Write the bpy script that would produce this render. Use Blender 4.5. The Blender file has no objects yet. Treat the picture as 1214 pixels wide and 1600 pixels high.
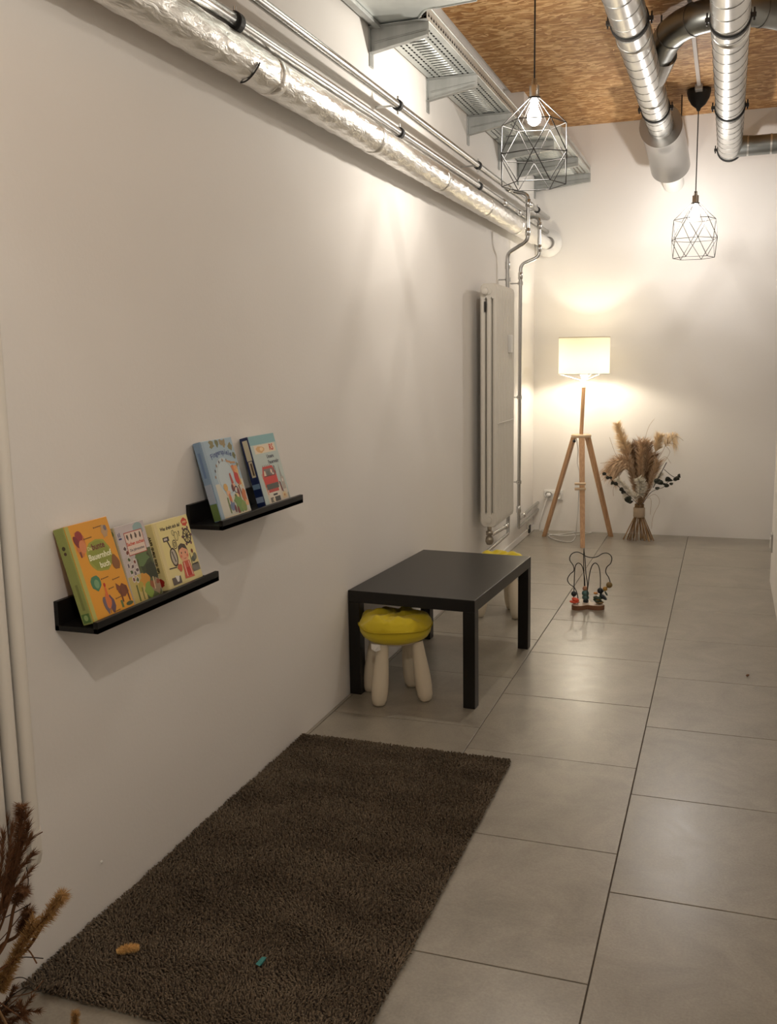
import bpy, bmesh, math, random
import numpy as np
from mathutils import Vector, Matrix

random.seed(7)
S = bpy.context.scene
COL = S.collection
PI = math.pi

# ------------------------------------------------------------------ camera
F, PITCH, YAW, ROLL, CX, CZ = 1493.93, .1582, .3402, -.0165, 1.4587, 1.3911
FW = Vector((-math.sin(YAW) * math.cos(PITCH), math.cos(YAW) * math.cos(PITCH), -math.sin(PITCH)))
_r = FW.cross(Vector((0, 0, 1))).normalized(); _u = _r.cross(FW)
RT = math.cos(ROLL) * _r + math.sin(ROLL) * _u
UP = RT.cross(FW)
cd = bpy.data.cameras.new('camera'); cam = bpy.data.objects.new('camera', cd); COL.objects.link(cam)
cam.matrix_world = Matrix(((RT.x, UP.x, -FW.x, CX), (RT.y, UP.y, -FW.y, 0), (RT.z, UP.z, -FW.z, CZ), (0, 0, 0, 1)))
cd.sensor_fit = 'VERTICAL'; cd.sensor_height = 36; cd.sensor_width = 36
cd.lens = F / 1600 * 36; cd.clip_start = .05
S.camera = cam

# ------------------------------------------------------------------ world, exposure
w = bpy.data.worlds.new('world'); S.world = w; w.use_nodes = True
w.node_tree.nodes['Background'].inputs[0].default_value = (.9, .85, .8, 1)
w.node_tree.nodes['Background'].inputs[1].default_value = .02
S.view_settings.view_transform = 'Standard'
S.view_settings.look = 'None'
S.view_settings.exposure = 0.8
S.view_settings.gamma = 1
S.view_settings.use_curve_mapping = False
P_WATT, P2_WATT, L_WATT, N_WATT = 16, 12, 8, 20
WARM = (1.0, .80, .58)
NEUTRAL = (1.0, .925, .82)
COOL = (1.0, .94, .88)

# ------------------------------------------------------------------ helpers
def at(px, py, ax, val):
    """the point of the photograph's pixel on the plane axis=val"""
    d = FW + RT * ((px - 607) / F) + UP * ((800 - py) / F)
    o = Vector((CX, 0, CZ)); t = (val - o[ax]) / d[ax]
    return o + d * t

def root_of(o):
    while o.parent: o = o.parent
    return o

class MB:
    def __init__(s): s.v = []; s.f = []; s.m = []; s.sm = []
    def add(s, vs, fs, mi=0, smooth=False):
        b = len(s.v); s.v += [tuple(x) for x in vs]
        for f in fs: s.f.append([b + i for i in f]); s.m.append(mi); s.sm.append(smooth)
        return s
    def box(s, a, b, mi=0, bev=0.0, M=None):
        bm = bmesh.new(); bmesh.ops.create_cube(bm, size=1)
        c = [(a[i] + b[i]) / 2 for i in range(3)]; d = [abs(b[i] - a[i]) for i in range(3)]
        for v in bm.verts: v.co = Vector((v.co.x * d[0], v.co.y * d[1], v.co.z * d[2])) + Vector(c)
        if bev: bmesh.ops.bevel(bm, geom=bm.edges[:], offset=min(bev, min(d) * .45), segments=2, affect='EDGES', profile=.5)
        if M is not None: bm.transform(M)
        bm.verts.index_update()
        s.add([v.co for v in bm.verts], [[v.index for v in f.verts] for f in bm.faces], mi); bm.free(); return s
    def tube(s, pts, r, n=8, mi=0, closed=False, cap=True, smooth=True):
        pts = [Vector(p) for p in pts]; N = len(pts)
        rs = r if isinstance(r, (list, tuple)) else [r] * N
        tg = []
        for i in range(N):
            if closed: t = pts[(i + 1) % N] - pts[i - 1]
            else: t = pts[min(i + 1, N - 1)] - pts[max(i - 1, 0)]
            tg.append(t.normalized() if t.length > 1e-9 else Vector((0, 0, 1)))
        a = Vector((0, 0, 1)) if abs(tg[0].z) < .9 else Vector((1, 0, 0))
        nx = tg[0].cross(a).normalized(); vs = []
        for i in range(N):
            nx = (nx - tg[i] * nx.dot(tg[i])).normalized(); ny = tg[i].cross(nx)
            for k in range(n):
                an = 2 * PI * k / n
                vs.append(pts[i] + (nx * math.cos(an) + ny * math.sin(an)) * rs[i])
        fs = []
        for i in range(N if closed else N - 1):
            j = (i + 1) % N
            for k in range(n):
                l = (k + 1) % n
                fs.append([i * n + k, i * n + l, j * n + l, j * n + k])
        s.add(vs, fs, mi, smooth)
        if cap and not closed:
            s.add(vs[:n], [list(range(n))[::-1]], mi); s.add(vs[-n:], [list(range(n))], mi)
        return s
    def lathe(s, prof, c=(0, 0, 0), axis=(0, 0, 1), n=24, mi=0, smooth=True):
        ax = Vector(axis).normalized(); a = Vector((1, 0, 0)) if abs(ax.x) < .9 else Vector((0, 1, 0))
        nx = (a - ax * a.dot(ax)).normalized(); ny = ax.cross(nx); c = Vector(c); vs = []
        for (r, h) in prof:
            for k in range(n):
                an = 2 * PI * k / n
                vs.append(c + ax * h + (nx * math.cos(an) + ny * math.sin(an)) * max(r, 1e-4))
        fs = [[i * n + k, i * n + (k + 1) % n, (i + 1) * n + (k + 1) % n, (i + 1) * n + k] for i in range(len(prof) - 1) for k in range(n)]
        return s.add(vs, fs, mi, smooth)
    def prism(s, poly, z0, z1, mi=0):
        n = len(poly)
        vs = [(p[0], p[1], z0) for p in poly] + [(p[0], p[1], z1) for p in poly]
        fs = [list(range(n))[::-1], list(range(n, 2 * n))] + [[i, (i + 1) % n, n + (i + 1) % n, n + i] for i in range(n)]
        return s.add(vs, fs, mi)
    def build(s, name, mat, parent=None, world=True):
        me = bpy.data.meshes.new(name)
        vs = s.v
        if parent is not None and world:
            Mi = root_of(parent).matrix_basis.inverted(); vs = [Mi @ Vector(v) for v in s.v]
        me.from_pydata(vs, [], s.f); me.update()
        mats = mat if isinstance(mat, (list, tuple)) else [mat]
        for m in mats: me.materials.append(m)
        me.polygons.foreach_set('material_index', s.m)
        me.polygons.foreach_set('use_smooth', s.sm)
        o = bpy.data.objects.new(name, me); COL.objects.link(o)
        if parent is not None: o.parent = parent
        return o

def tag(o, label, cat, group=None, kind=None):
    o['label'] = label; o['category'] = cat
    if group: o['group'] = group
    if kind: o['kind'] = kind
    return o

def thing(name, loc, label, cat, group=None, M=None):
    o = bpy.data.objects.new(name, None); COL.objects.link(o); o.empty_display_size = .05
    if M is not None: o.matrix_basis = M
    else: o.location = loc; o.matrix_basis = Matrix.Translation(loc)
    return tag(o, label, cat, group)

def struct(o):
    o['kind'] = 'structure'; return o

def copy_tree(o, parent=None):
    c = o.copy(); COL.objects.link(c); c.parent = parent
    for ch in list(o.children): copy_tree(ch, c)
    return c

def bez(pts, n=8):
    """Catmull-Rom through pts"""
    P = [Vector(p) for p in pts]; out = []
    for i in range(len(P) - 1):
        a = P[max(i - 1, 0)]; b = P[i]; c = P[i + 1]; d = P[min(i + 2, len(P) - 1)]
        for k in range(n):
            t = k / n
            out.append(.5 * (2 * b + (c - a) * t + (2 * a - 5 * b + 4 * c - d) * t * t + (3 * b - 3 * c + d - a) * t ** 3))
    return out + [P[-1]]

# ------------------------------------------------------------------ materials
def base_mat(name):
    m = bpy.data.materials.new(name); m.use_nodes = True
    nt = m.node_tree; return m, nt, nt.nodes['Principled BSDF']
def mat(name, col, rough=.5, metal=0, bump=None, vary=None, coat=0, sheen=0, emit=None, spec=None):
    m, nt, b = base_mat(name)
    b.inputs['Base Color'].default_value = (*col, 1); b.inputs['Roughness'].default_value = rough; b.inputs['Metallic'].default_value = metal
    if coat: b.inputs['Coat Weight'].default_value = coat
    if sheen: b.inputs['Sheen Weight'].default_value = sheen
    if spec is not None: b.inputs['Specular IOR Level'].default_value = spec
    if emit: b.inputs['Emission Color'].default_value = (*emit[0], 1); b.inputs['Emission Strength'].default_value = emit[1]
    if bump or vary:
        tc = nt.nodes.new('ShaderNodeTexCoord')
    if bump:
        n = nt.nodes.new('ShaderNodeTexNoise'); n.inputs['Scale'].default_value = bump[0]; n.inputs['Detail'].default_value = 4
        nt.links.new(tc.outputs['Object'], n.inputs['Vector'])
        bp = nt.nodes.new('ShaderNodeBump'); bp.inputs['Strength'].default_value = bump[1]; bp.inputs['Distance'].default_value = bump[2] if len(bump) > 2 else .002
        nt.links.new(n.outputs['Fac'], bp.inputs['Height']); nt.links.new(bp.outputs[0], b.inputs['Normal'])
    if vary:      # (scale, colour2, [stretch])
        n = nt.nodes.new('ShaderNodeTexNoise'); n.inputs['Scale'].default_value = vary[0]; n.inputs['Detail'].default_value = 6
        if len(vary) > 2:
            mp = nt.nodes.new('ShaderNodeMapping'); mp.inputs['Scale'].default_value = vary[2]
            nt.links.new(tc.outputs['Object'], mp.inputs['Vector']); nt.links.new(mp.outputs[0], n.inputs['Vector'])
        else: nt.links.new(tc.outputs['Object'], n.inputs['Vector'])
        cr = nt.nodes.new('ShaderNodeValToRGB'); cr.color_ramp.elements[0].position = .35; cr.color_ramp.elements[1].position = .65
        cr.color_ramp.elements[0].color = (*col, 1); cr.color_ramp.elements[1].color = (*vary[1], 1)
        nt.links.new(n.outputs['Fac'], cr.inputs[0]); nt.links.new(cr.outputs[0], b.inputs['Base Color'])
    return m

M_wall = mat('painted plaster', (.835, .808, .775), .75, bump=(90, .12, .003), vary=(1.3, (.815, .788, .755)))
M_trimw = mat('white trim paint', (.78, .76, .73), .5)
M_grout = mat('grout', (.10, .085, .07), .9)
M_galv = mat('galvanised steel', (.34, .335, .325), .22, 1)
M_tray = mat('zinc sheet', (.66, .69, .67), .45, .8, vary=(10, (.58, .61, .60)))
M_brk = mat('bracket zinc', (.50, .51, .50), .5, .8, vary=(18, (.41, .42, .41), (1, 1, .15)))
M_duct = mat('spiral duct zinc', (.66, .66, .64), .30, 1, vary=(7, (.56, .56, .55)))
M_seam = mat('duct lock seam', (.27, .27, .26), .45, 1)
M_darkduct = mat('dark zinc', (.30, .31, .30), .38, 1, vary=(5, (.24, .25, .24)))
M_steel = mat('steel pipe', (.50, .50, .49), .27, 1)
M_chrome = mat('pressed steel', (.62, .62, .60), .22, 1)
M_black = mat('black rubber', (.012, .012, .012), .6)
M_blackm = mat('black metal', (.015, .014, .013), .45)
M_ledge = mat('black lacquered board', (.007, .0065, .006), .42, spec=.3)
M_table = mat('black brown foil', (.008, .007, .006), .33, bump=(60, .03, .001), spec=.38)
M_rad = mat('radiator enamel', (.72, .69, .63), .32)
M_bras = mat('valve metal', (.38, .34, .28), .35, 1)
M_wood = mat('beech wood', (.50, .29, .15), .5, vary=(9, (.62, .38, .21), (14, 14, .9)))
M_woodd = mat('walnut wood', (.16, .065, .03), .5, vary=(9, (.24, .11, .05), (4, 4, 4)))
M_woodl = mat('light disc wood', (.68, .50, .33), .5)
M_cream = mat('cream plastic', (.72, .64, .50), .42)
M_yellow = mat('yellow cotton', (.66, .52, .015), .85, bump=(300, .25, .001), sheen=.2)
M_yseam = mat('yellow seam', (.50, .38, .01), .9)
M_white = mat('white plastic', (.80, .79, .76), .4)
M_cord = mat('black cord', (.02, .02, .02), .7)
M_nickel = mat('socket nickel', (.55, .53, .50), .3, 1)
M_paper = mat('page edge', (.74, .70, .62), .8)
M_jute = mat('jute', (.46, .36, .26), .95, bump=(220, .6, .003))
M_stem = mat('dried stem', (.26, .15, .07), .8, vary=(20, (.40, .26, .13)))
M_stemd = mat('dark stem', (.035, .025, .02), .8)
M_euca = mat('dark eucalyptus leaf', (.018, .020, .015), .7, vary=(60, (.03, .035, .02)))
M_pam = mat('pale pampas', (.84, .67, .45), .9)
M_pamb = mat('brown plume', (.30, .18, .10), .9)
M_pamm = mat('tan plume', (.60, .43, .28), .9)
M_ivory = mat('ivory plume', (.80, .75, .65), .9)
M_rust = mat('rust brown grass', (.17, .075, .03), .9)
M_ochre = mat('ochre bunny tail', (.46, .27, .10), .95)

def tile_mat():
    m, nt, b = base_mat('concrete look tile')
    tc = nt.nodes.new('ShaderNodeTexCoord'); oi = nt.nodes.new('ShaderNodeObjectInfo')
    mul = nt.nodes.new('ShaderNodeVectorMath'); mul.operation = 'MULTIPLY_ADD'
    cmb = nt.nodes.new('ShaderNodeCombineXYZ')
    for i in range(3): nt.links.new(oi.outputs['Random'], cmb.inputs[i])
    mul.inputs[1].default_value = (37, 91, 13)
    nt.links.new(cmb.outputs[0], mul.inputs[0]); nt.links.new(tc.outputs['Object'], mul.inputs[2])
    n1 = nt.nodes.new('ShaderNodeTexNoise'); n1.inputs['Scale'].default_value = 5; n1.inputs['Detail'].default_value = 9; n1.inputs['Roughness'].default_value = .68; n1.inputs['Distortion'].default_value = .6
    n2 = nt.nodes.new('ShaderNodeTexNoise'); n2.inputs['Scale'].default_value = 160; n2.inputs['Detail'].default_value = 3
    for n in (n1, n2): nt.links.new(mul.outputs[0], n.inputs['Vector'])
    cr = nt.nodes.new('ShaderNodeValToRGB'); e = cr.color_ramp.elements
    e[0].position = .30; e[0].color = (.215, .193, .155, 1); e[1].position = .72; e[1].color = (.350, .320, .264, 1)
    nt.links.new(n1.outputs['Fac'], cr.inputs[0])
    mx = nt.nodes.new('ShaderNodeMix'); mx.data_type = 'RGBA'; mx.blend_type = 'OVERLAY'; mx.inputs[0].default_value = .25
    nt.links.new(cr.outputs[0], mx.inputs[6]); nt.links.new(n2.outputs['Fac'], mx.inputs[7]); nt.links.new(mx.outputs[2], b.inputs['Base Color'])
    rr = nt.nodes.new('ShaderNodeMapRange'); rr.inputs['To Min'].default_value = .24; rr.inputs['To Max'].default_value = .40
    nt.links.new(n1.outputs['Fac'], rr.inputs[0]); nt.links.new(rr.outputs[0], b.inputs['Roughness'])
    b.inputs['Specular IOR Level'].default_value = .95
    bp = nt.nodes.new('ShaderNodeBump'); bp.inputs['Strength'].default_value = .1; bp.inputs['Distance'].default_value = .001
    nt.links.new(n1.outputs['Fac'], bp.inputs['Height']); nt.links.new(bp.outputs[0], b.inputs['Normal'])
    return m
M_tile = tile_mat()

def osb_mat():
    m, nt, b = base_mat('oriented strand board')
    tc = nt.nodes.new('ShaderNodeTexCoord'); oi = nt.nodes.new('ShaderNodeObjectInfo')
    prev = None
    wn = nt.nodes.new('ShaderNodeTexNoise'); wn.inputs['Scale'].default_value = 9; nt.links.new(tc.outputs['Object'], wn.inputs['Vector'])
    for i, (rot, sc) in enumerate(((.6, (13, 26, 1)), (1.57, (11, 34, 1)), (-.8, (12, 30, 1)), (2.3, (15, 40, 1)), (1.2, (17, 62, 1)), (2.0, (20, 70, 1)))):
        ad = nt.nodes.new('ShaderNodeVectorMath'); ad.operation = 'MULTIPLY_ADD'; ad.inputs[1].default_value = (.09, .09, 0)
        nt.links.new(wn.outputs['Color'], ad.inputs[0]); nt.links.new(tc.outputs['Object'], ad.inputs[2])
        mp = nt.nodes.new('ShaderNodeMapping'); mp.inputs['Rotation'].default_value = (0, 0, rot); mp.inputs['Scale'].default_value = sc; mp.inputs['Location'].default_value = (i * 3.1, i * 1.7, 0)
        nt.links.new(ad.outputs[0], mp.inputs['Vector'])
        vo = nt.nodes.new('ShaderNodeTexVoronoi'); vo.inputs['Scale'].default_value = 1; nt.links.new(mp.outputs[0], vo.inputs['Vector'])
        sp = nt.nodes.new('ShaderNodeSeparateColor'); nt.links.new(vo.outputs['Color'], sp.inputs[0])
        cr = nt.nodes.new('ShaderNodeValToRGB'); e = cr.color_ramp.elements
        e[0].position = 0; e[0].color = (.34, .15, .045, 1); e[1].position = 1; e[1].color = (.80, .54, .27, 1)
        k = cr.color_ramp.elements.new(.5); k.color = (.52, .27, .095, 1)
        nt.links.new(sp.outputs[0], cr.inputs[0])
        if prev is None: prev = cr.outputs[0]
        else:
            gt = nt.nodes.new('ShaderNodeMath'); gt.operation = 'GREATER_THAN'; gt.inputs[1].default_value = .55
            nt.links.new(sp.outputs[1], gt.inputs[0])
            mx = nt.nodes.new('ShaderNodeMix'); mx.data_type = 'RGBA'
            nt.links.new(gt.outputs[0], mx.inputs[0]); nt.links.new(prev, mx.inputs[6]); nt.links.new(cr.outputs[0], mx.inputs[7]); prev = mx.outputs[2]
    nt.links.new(prev, b.inputs['Base Color']); b.inputs['Roughness'].default_value = .6
    return m
M_osb = osb_mat()

def foil_mat():
    m, nt, b = base_mat('crinkled aluminium foil')
    b.inputs['Base Color'].default_value = (.80, .79, .76, 1); b.inputs['Metallic'].default_value = 1; b.inputs['Roughness'].default_value = .33
    tc = nt.nodes.new('ShaderNodeTexCoord')
    vo = nt.nodes.new('ShaderNodeTexVoronoi'); vo.inputs['Scale'].default_value = 22; vo.feature = 'DISTANCE_TO_EDGE'
    mp = nt.nodes.new('ShaderNodeMapping'); mp.inputs['Scale'].default_value = (1, .3, 1); nt.links.new(tc.outputs['Object'], mp.inputs['Vector'])
    no = nt.nodes.new('ShaderNodeTexNoise'); no.inputs['Scale'].default_value = 64; no.inputs['Detail'].default_value = 7; no.inputs['Distortion'].default_value = 1.2
    nt.links.new(mp.outputs[0], vo.inputs['Vector']); nt.links.new(mp.outputs[0], no.inputs['Vector'])
    ad = nt.nodes.new('ShaderNodeMath'); ad.operation = 'ADD'; nt.links.new(vo.outputs['Distance'], ad.inputs[0]); nt.links.new(no.outputs['Fac'], ad.inputs[1])
    bp = nt.nodes.new('ShaderNodeBump'); bp.inputs['Strength'].default_value = .45; bp.inputs['Distance'].default_value = .007
    nt.links.new(ad.outputs[0], bp.inputs['Height']); nt.links.new(bp.outputs[0], b.inputs['Normal'])
    return m
M_foil = foil_mat()

def rug_mat():
    m, nt, b = base_mat('rug fibre')
    tc = nt.nodes.new('ShaderNodeTexCoord')
    n1 = nt.nodes.new('ShaderNodeTexNoise'); n1.inputs['Scale'].default_value = 4; n1.inputs['Detail'].default_value = 5
    n2 = nt.nodes.new('ShaderNodeTexNoise'); n2.inputs['Scale'].default_value = 140; n2.inputs['Detail'].default_value = 2
    mp = nt.nodes.new('ShaderNodeMapping'); mp.inputs['Scale'].default_value = (.7, 1.6, 1)
    nt.links.new(tc.outputs['Object'], mp.inputs['Vector']); nt.links.new(mp.outputs[0], n1.inputs['Vector']); nt.links.new(tc.outputs['Object'], n2.inputs['Vector'])
    ad = nt.nodes.new('ShaderNodeMath'); ad.operation = 'MULTIPLY_ADD'; ad.inputs[1].default_value = .9; nt.links.new(n2.outputs['Fac'], ad.inputs[0])
    mu = nt.nodes.new('ShaderNodeMath'); mu.operation = 'MULTIPLY'; mu.inputs[1].default_value = .6; nt.links.new(n1.outputs['Fac'], mu.inputs[0]); nt.links.new(mu.outputs[0], ad.inputs[2])
    cr = nt.nodes.new('ShaderNodeValToRGB'); e = cr.color_ramp.elements
    e[0].position = .5; e[0].color = (.052, .038, .026, 1); e[1].position = 1.0; e[1].color = (.25, .20, .145, 1)
    nt.links.new(ad.outputs[0], cr.inputs[0]); nt.links.new(cr.outputs[0], b.inputs['Base Color']); b.inputs['Roughness'].default_value = .95
    b.inputs['Specular IOR Level'].default_value = .15
    return m
M_rug = rug_mat()

def bulb_mat(name, col, st):
    m, nt, b = base_mat(name); nt.nodes.remove(b)
    t = nt.nodes.new('ShaderNodeBsdfTransparent'); e = nt.nodes.new('ShaderNodeEmission'); a = nt.nodes.new('ShaderNodeAddShader')
    e.inputs[0].default_value = (*col, 1); e.inputs[1].default_value = st
    nt.links.new(t.outputs[0], a.inputs[0]); nt.links.new(e.outputs[0], a.inputs[1]); nt.links.new(a.outputs[0], nt.nodes['Material Output'].inputs[0])
    return m
M_bulb = bulb_mat('lit bulb glass', (1, .93, .82), 3)
def shade_mat():
    m, nt, b = base_mat('lamp shade fabric'); nt.nodes.remove(b)
    d = nt.nodes.new('ShaderNodeBsdfDiffuse'); t = nt.nodes.new('ShaderNodeBsdfTranslucent'); x = nt.nodes.new('ShaderNodeMixShader')
    d.inputs[0].default_value = (.80, .76, .66, 1); t.inputs[0].default_value = (.82, .76, .56, 1); x.inputs[0].default_value = .13
    nt.links.new(d.outputs[0], x.inputs[1]); nt.links.new(t.outputs[0], x.inputs[2]); nt.links.new(x.outputs[0], nt.nodes['Material Output'].inputs[0])
    return m
M_shade = shade_mat()
_ink = {}
def ink(c):
    k = tuple(round(x, 3) for x in c)
    if k not in _ink: _ink[k] = mat('print ink %d' % len(_ink), k, .32)
    return _ink[k]
def rgb(r, g, b):
    """sRGB 0-255 to linear"""
    f = lambda x: (x / 255 / 12.92) if x <= 10 else ((x / 255 + .055) / 1.055) ** 2.4
    return (f(r), f(g), f(b))

def lamp_light(name, loc, watt, col, r, parent):
    l = bpy.data.lights.new(name, 'POINT'); l.energy = watt; l.color = col; l.shadow_soft_size = r
    o = bpy.data.objects.new(name, l); COL.objects.link(o); o.parent = parent
    o.location = root_of(parent).matrix_basis.inverted() @ Vector(loc)
    return o

# ================================================================== SETTING
ZC, YB, XR, YP, YF = 3.11, 7.65, 1.75, 6.215, -2.2
struct(MB().box((-.2, YF, -.05), (0, YB + .2, ZC + .1)).build('wall_left', M_wall))
struct(MB().box((0, YB, -.05), (3.8, YB + .2, ZC + .1)).build('wall_back', M_wall))
struct(MB().box((XR, YF, 0), (XR + .2, YP, ZC + .1)).build('wall_right', M_wall))
struct(MB().box((3.6, YP - .2, -.05), (3.8, YB, ZC + .1)).build('wall_alcove_right', M_wall))
struct(MB().box((XR + .2, YP - .2, -.05), (3.6, YP, ZC + .1)).build('wall_alcove_front', M_wall))
struct(MB().box((-.2, YF - .2, -.05), (XR + .2, YF, ZC + .1)).build('wall_front', M_wall))
# floor: a grout bed with every tile a piece of its own
floor = struct(MB().box((-.05, YF, -.06), (3.7, YB + .02, -.0035)).build('floor', M_grout))
_tile_cache = {}
def tile(x0, x1, y0, y1):
    g = .0016; x0 += g; x1 -= g; y0 += g; y1 -= g
    if x1 - x0 < .01 or y1 - y0 < .01: return
    k = (round(x1 - x0, 4), round(y1 - y0, 4))
    if k not in _tile_cache:
        o = MB().box((0, 0, -.012), (k[0], k[1], 0), bev=.0012).build('tile', M_tile); _tile_cache[k] = o.data
    else:
        o = bpy.data.objects.new('tile', _tile_cache[k]); COL.objects.link(o)
    o.parent = floor; o.location = (x0, y0, random.uniform(-.0004, 0))
XS = [-.0, .0166, .6166, 1.2146, 1.8146, 2.4146, 3.0146, 3.6]
PH = [1.78, 2.18, 1.9811, 2.3779, 1.78, 2.18, 1.98]
for i in range(7):
    y = PH[i] - .6 * 8
    while y < YB:
        a, b_ = max(y, YF), min(y + .6, YB)
        if i > 3: a = max(a, YP)
        if b_ - a > .02: tile(XS[i], XS[i + 1], a, b_)
        y += .6
# ceiling: white slab with strand boards screwed under it
ceil = struct(MB().box((-.05, YF, ZC + .018), (3.7, YB + .05, ZC + .1)).build('ceiling', M_wall))
rows = [(7.65, 6.86), (6.86, 5.61), (5.61, 4.36), (4.36, 3.11), (3.11, 1.86), (1.86, .61), (.61, -.64), (-.64, -2.2)]
for ri, (b_, a) in enumerate(rows):
    xs = [.045, 1.02, 3.6] if ri % 2 else [.045, 1.86, 3.6]
    for x0, x1 in zip(xs, xs[1:]):
        if a < YP - .2: x1 = min(x1, XR)
        o = MB().box((x0 + .0015, a + .002, ZC), (x1 - .0015, b_ - .002, ZC + .018)).build('strand_board', M_osb, ceil)
struct(MB().box((0, 6.55, 2.80), (.13, YB, ZC + .018)).build('trim_1', M_wall))          # boxed-in corner above the tray
struct(MB().box((0, 5.25, 0), (.012, YB, .045), bev=.002).build('baseboard_left', M_trimw))

# ================================================================== WALL PIPES
# foil wrapped duct
fx, fz, fr = .09, 2.260, .057
mb = MB(); rng = random.Random(3)
ys = [1.35 + i * .018 for i in range(int((7.16 - 1.35) / .018) + 1)]; n = 36
vs = []; ph = [rng.uniform(0, 6.28) for _ in range(6)]
for y in ys:
    for k in range(n):
        an = 2 * PI * k / n
        r = fr + .0014 * math.sin(9 * an + y * 31 + ph[0]) * math.sin(y * 17 + ph[1]) + .001 * math.sin(5 * an - y * 53 + ph[2]) + rng.uniform(-.0007, .0007)
        vs.append((fx + r * math.cos(an), y, fz + r * math.sin(an)))
fs = [[i * n + k, (i + 1) * n + k, (i + 1) * n + (k + 1) % n, i * n + (k + 1) % n] for i in range(len(ys) - 1) for k in range(n)]
mb.add(vs, fs, 0, True)
t = thing('insulated_duct', (fx, 4, 2.2), 'long foil-wrapped round duct running along the left wall under two steel pipes', 'duct')
mb.build('foil_wrap', M_foil, t)
for y in (1.9, 2.83, 3.75, 4.7, 5.62, 6.5):
    MB().tube([(fx, y - .025, fz), (fx, y - .024, fz), (fx, y + .024, fz), (fx, y + .025, fz)], [fr + .001, fr + .0026, fr + .0026, fr + .001], 36).build('foil_tape', M_foil, t)
hb = MB(); 
hb.tube([(fx + (fr + .003) * math.cos(a), 2.66 + .015 * math.sin(a * 2), fz + (fr + .003) * math.sin(a)) for a in [-.25 - i * .13 for i in range(13)]], .0025, 6)
hb.build('binding_wire', M_blackm, t)
MB().tube([(fx, 7.10, fz), (fx, 7.65, fz)], .045, 24).build('bare_pipe_end', M_white, t)
MB().lathe([(.047, 0), (.105, .0), (.105, .012), (.047, .02)], (fx + .02, 7.635, fz), (0, -1, 0), 32).build('wall_rosette', M_white, t)

PX = .10
def heating_pipe(name, z, r, label, sleeves, ytop):
    t = thing(name, (PX, 4, z), label, 'pipe')
    MB().tube([(PX, 1.2, z), (PX, ytop, z)], r, 20).build('pipe_run', M_steel, t)
    for (a, b_, rr) in sleeves:
        MB().tube([(PX, a, z), (PX, a + .004, z), (PX, b_ - .004, z), (PX, b_, z)], [r, rr, rr, r], 20).build('coupling_sleeve', M_chrome, t)
    return t
hp1 = heating_pipe('heating_pipe', 2.452, .0165, 'upper of two thin steel heating pipes clamped along the left wall', [(6.2, 6.27, .0215), (6.9, 7.0, .0215)], 7.65)
hp2 = heating_pipe('heating_pipe', 2.3445, .0165, 'lower thin steel heating pipe just above the foil-wrapped duct', [(1.9, 2.62, .0225), (6.05, 6.15, .0215), (6.5, 6.6, .0215)], 7.65)
# branch 1 (from the upper pipe down behind the radiator) and branch 2
def drop(name, pts, r, label, brk, extra=None):
    t = thing(name, pts[-1], label, 'pipe')
    P = [Vector(p) for p in pts]; out = [P[0]]
    for i in range(1, len(P) - 1):
        a = (P[i - 1] - P[i]); b_ = (P[i + 1] - P[i]); d = min(.035, a.length * .45, b_.length * .45)
        p0 = P[i] + a.normalized() * d; p1 = P[i] + b_.normalized() * d
        for k in range(6):
            q = k / 5; out.append((1 - q) ** 2 * p0 + 2 * q * (1 - q) * P[i] + q * q * p1)
    out.append(P[-1])
    MB().tube(out, r, 14).build('pipe_run', M_steel, t)
    for p, d in brk:
        p = Vector(p); d = Vector(d).normalized()
        MB().tube([p - d * .025, p - d * .022, p + d * .022, p + d * .025], [r, r * 1.35, r * 1.35, r], 14).build('press_fitting', M_chrome, t)
    return t
d1 = drop('radiator_pipe', [(.10, 6.33, 2.452), (.205, 6.33, 2.425), (.205, 6.33, 2.135), (.065, 6.36, 2.065), (.062, 6.42, .245), (.062, 5.80, .27), (.10, 5.74, .30)],
     .0125, 'steel branch pipe bending down behind the far radiator', [((.205, 6.33, 2.37), (0, 0, 1)), ((.205, 6.33, 2.19), (0, 0, 1)), ((.064, 6.37, 1.99), (0, 0, 1)), ((.062, 6.35, .247), (0, 1, 0))])
d2 = drop('radiator_pipe', [(.10, 6.78, 2.3445), (.20, 6.76, 2.335), (.20, 6.76, 2.075), (.075, 6.74, 2.025), (.06, 6.79, .225), (.04, 7.65, .222)],
     .0125, 'thin steel pipe dropping to floor level between radiator and corner', [((.20, 6.76, 2.28), (0, 0, 1)), ((.20, 6.76, 2.13), (0, 0, 1)), ((.073, 6.745, 1.95), (0, 0, 1)), ((.06, 6.785, .30), (0, 0, 1)), ((.055, 7.0, .224), (0, 1, 0))])
MB().tube([(.06, 6.79, .30), (.06, 6.79, .172), (.06, 6.80, .165), (.06, 6.83, .165), (.04, 7.65, .165)], .0115, 12).build('lower_return', M_steel, d2)
MB().tube([(.062, 6.42, .26), (.062, 6.42, .2), (.062, 6.41, .185), (.062, 6.39, .185), (.075, 5.62, .19)], .0115, 12).build('lower_return', M_steel, d1)
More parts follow.
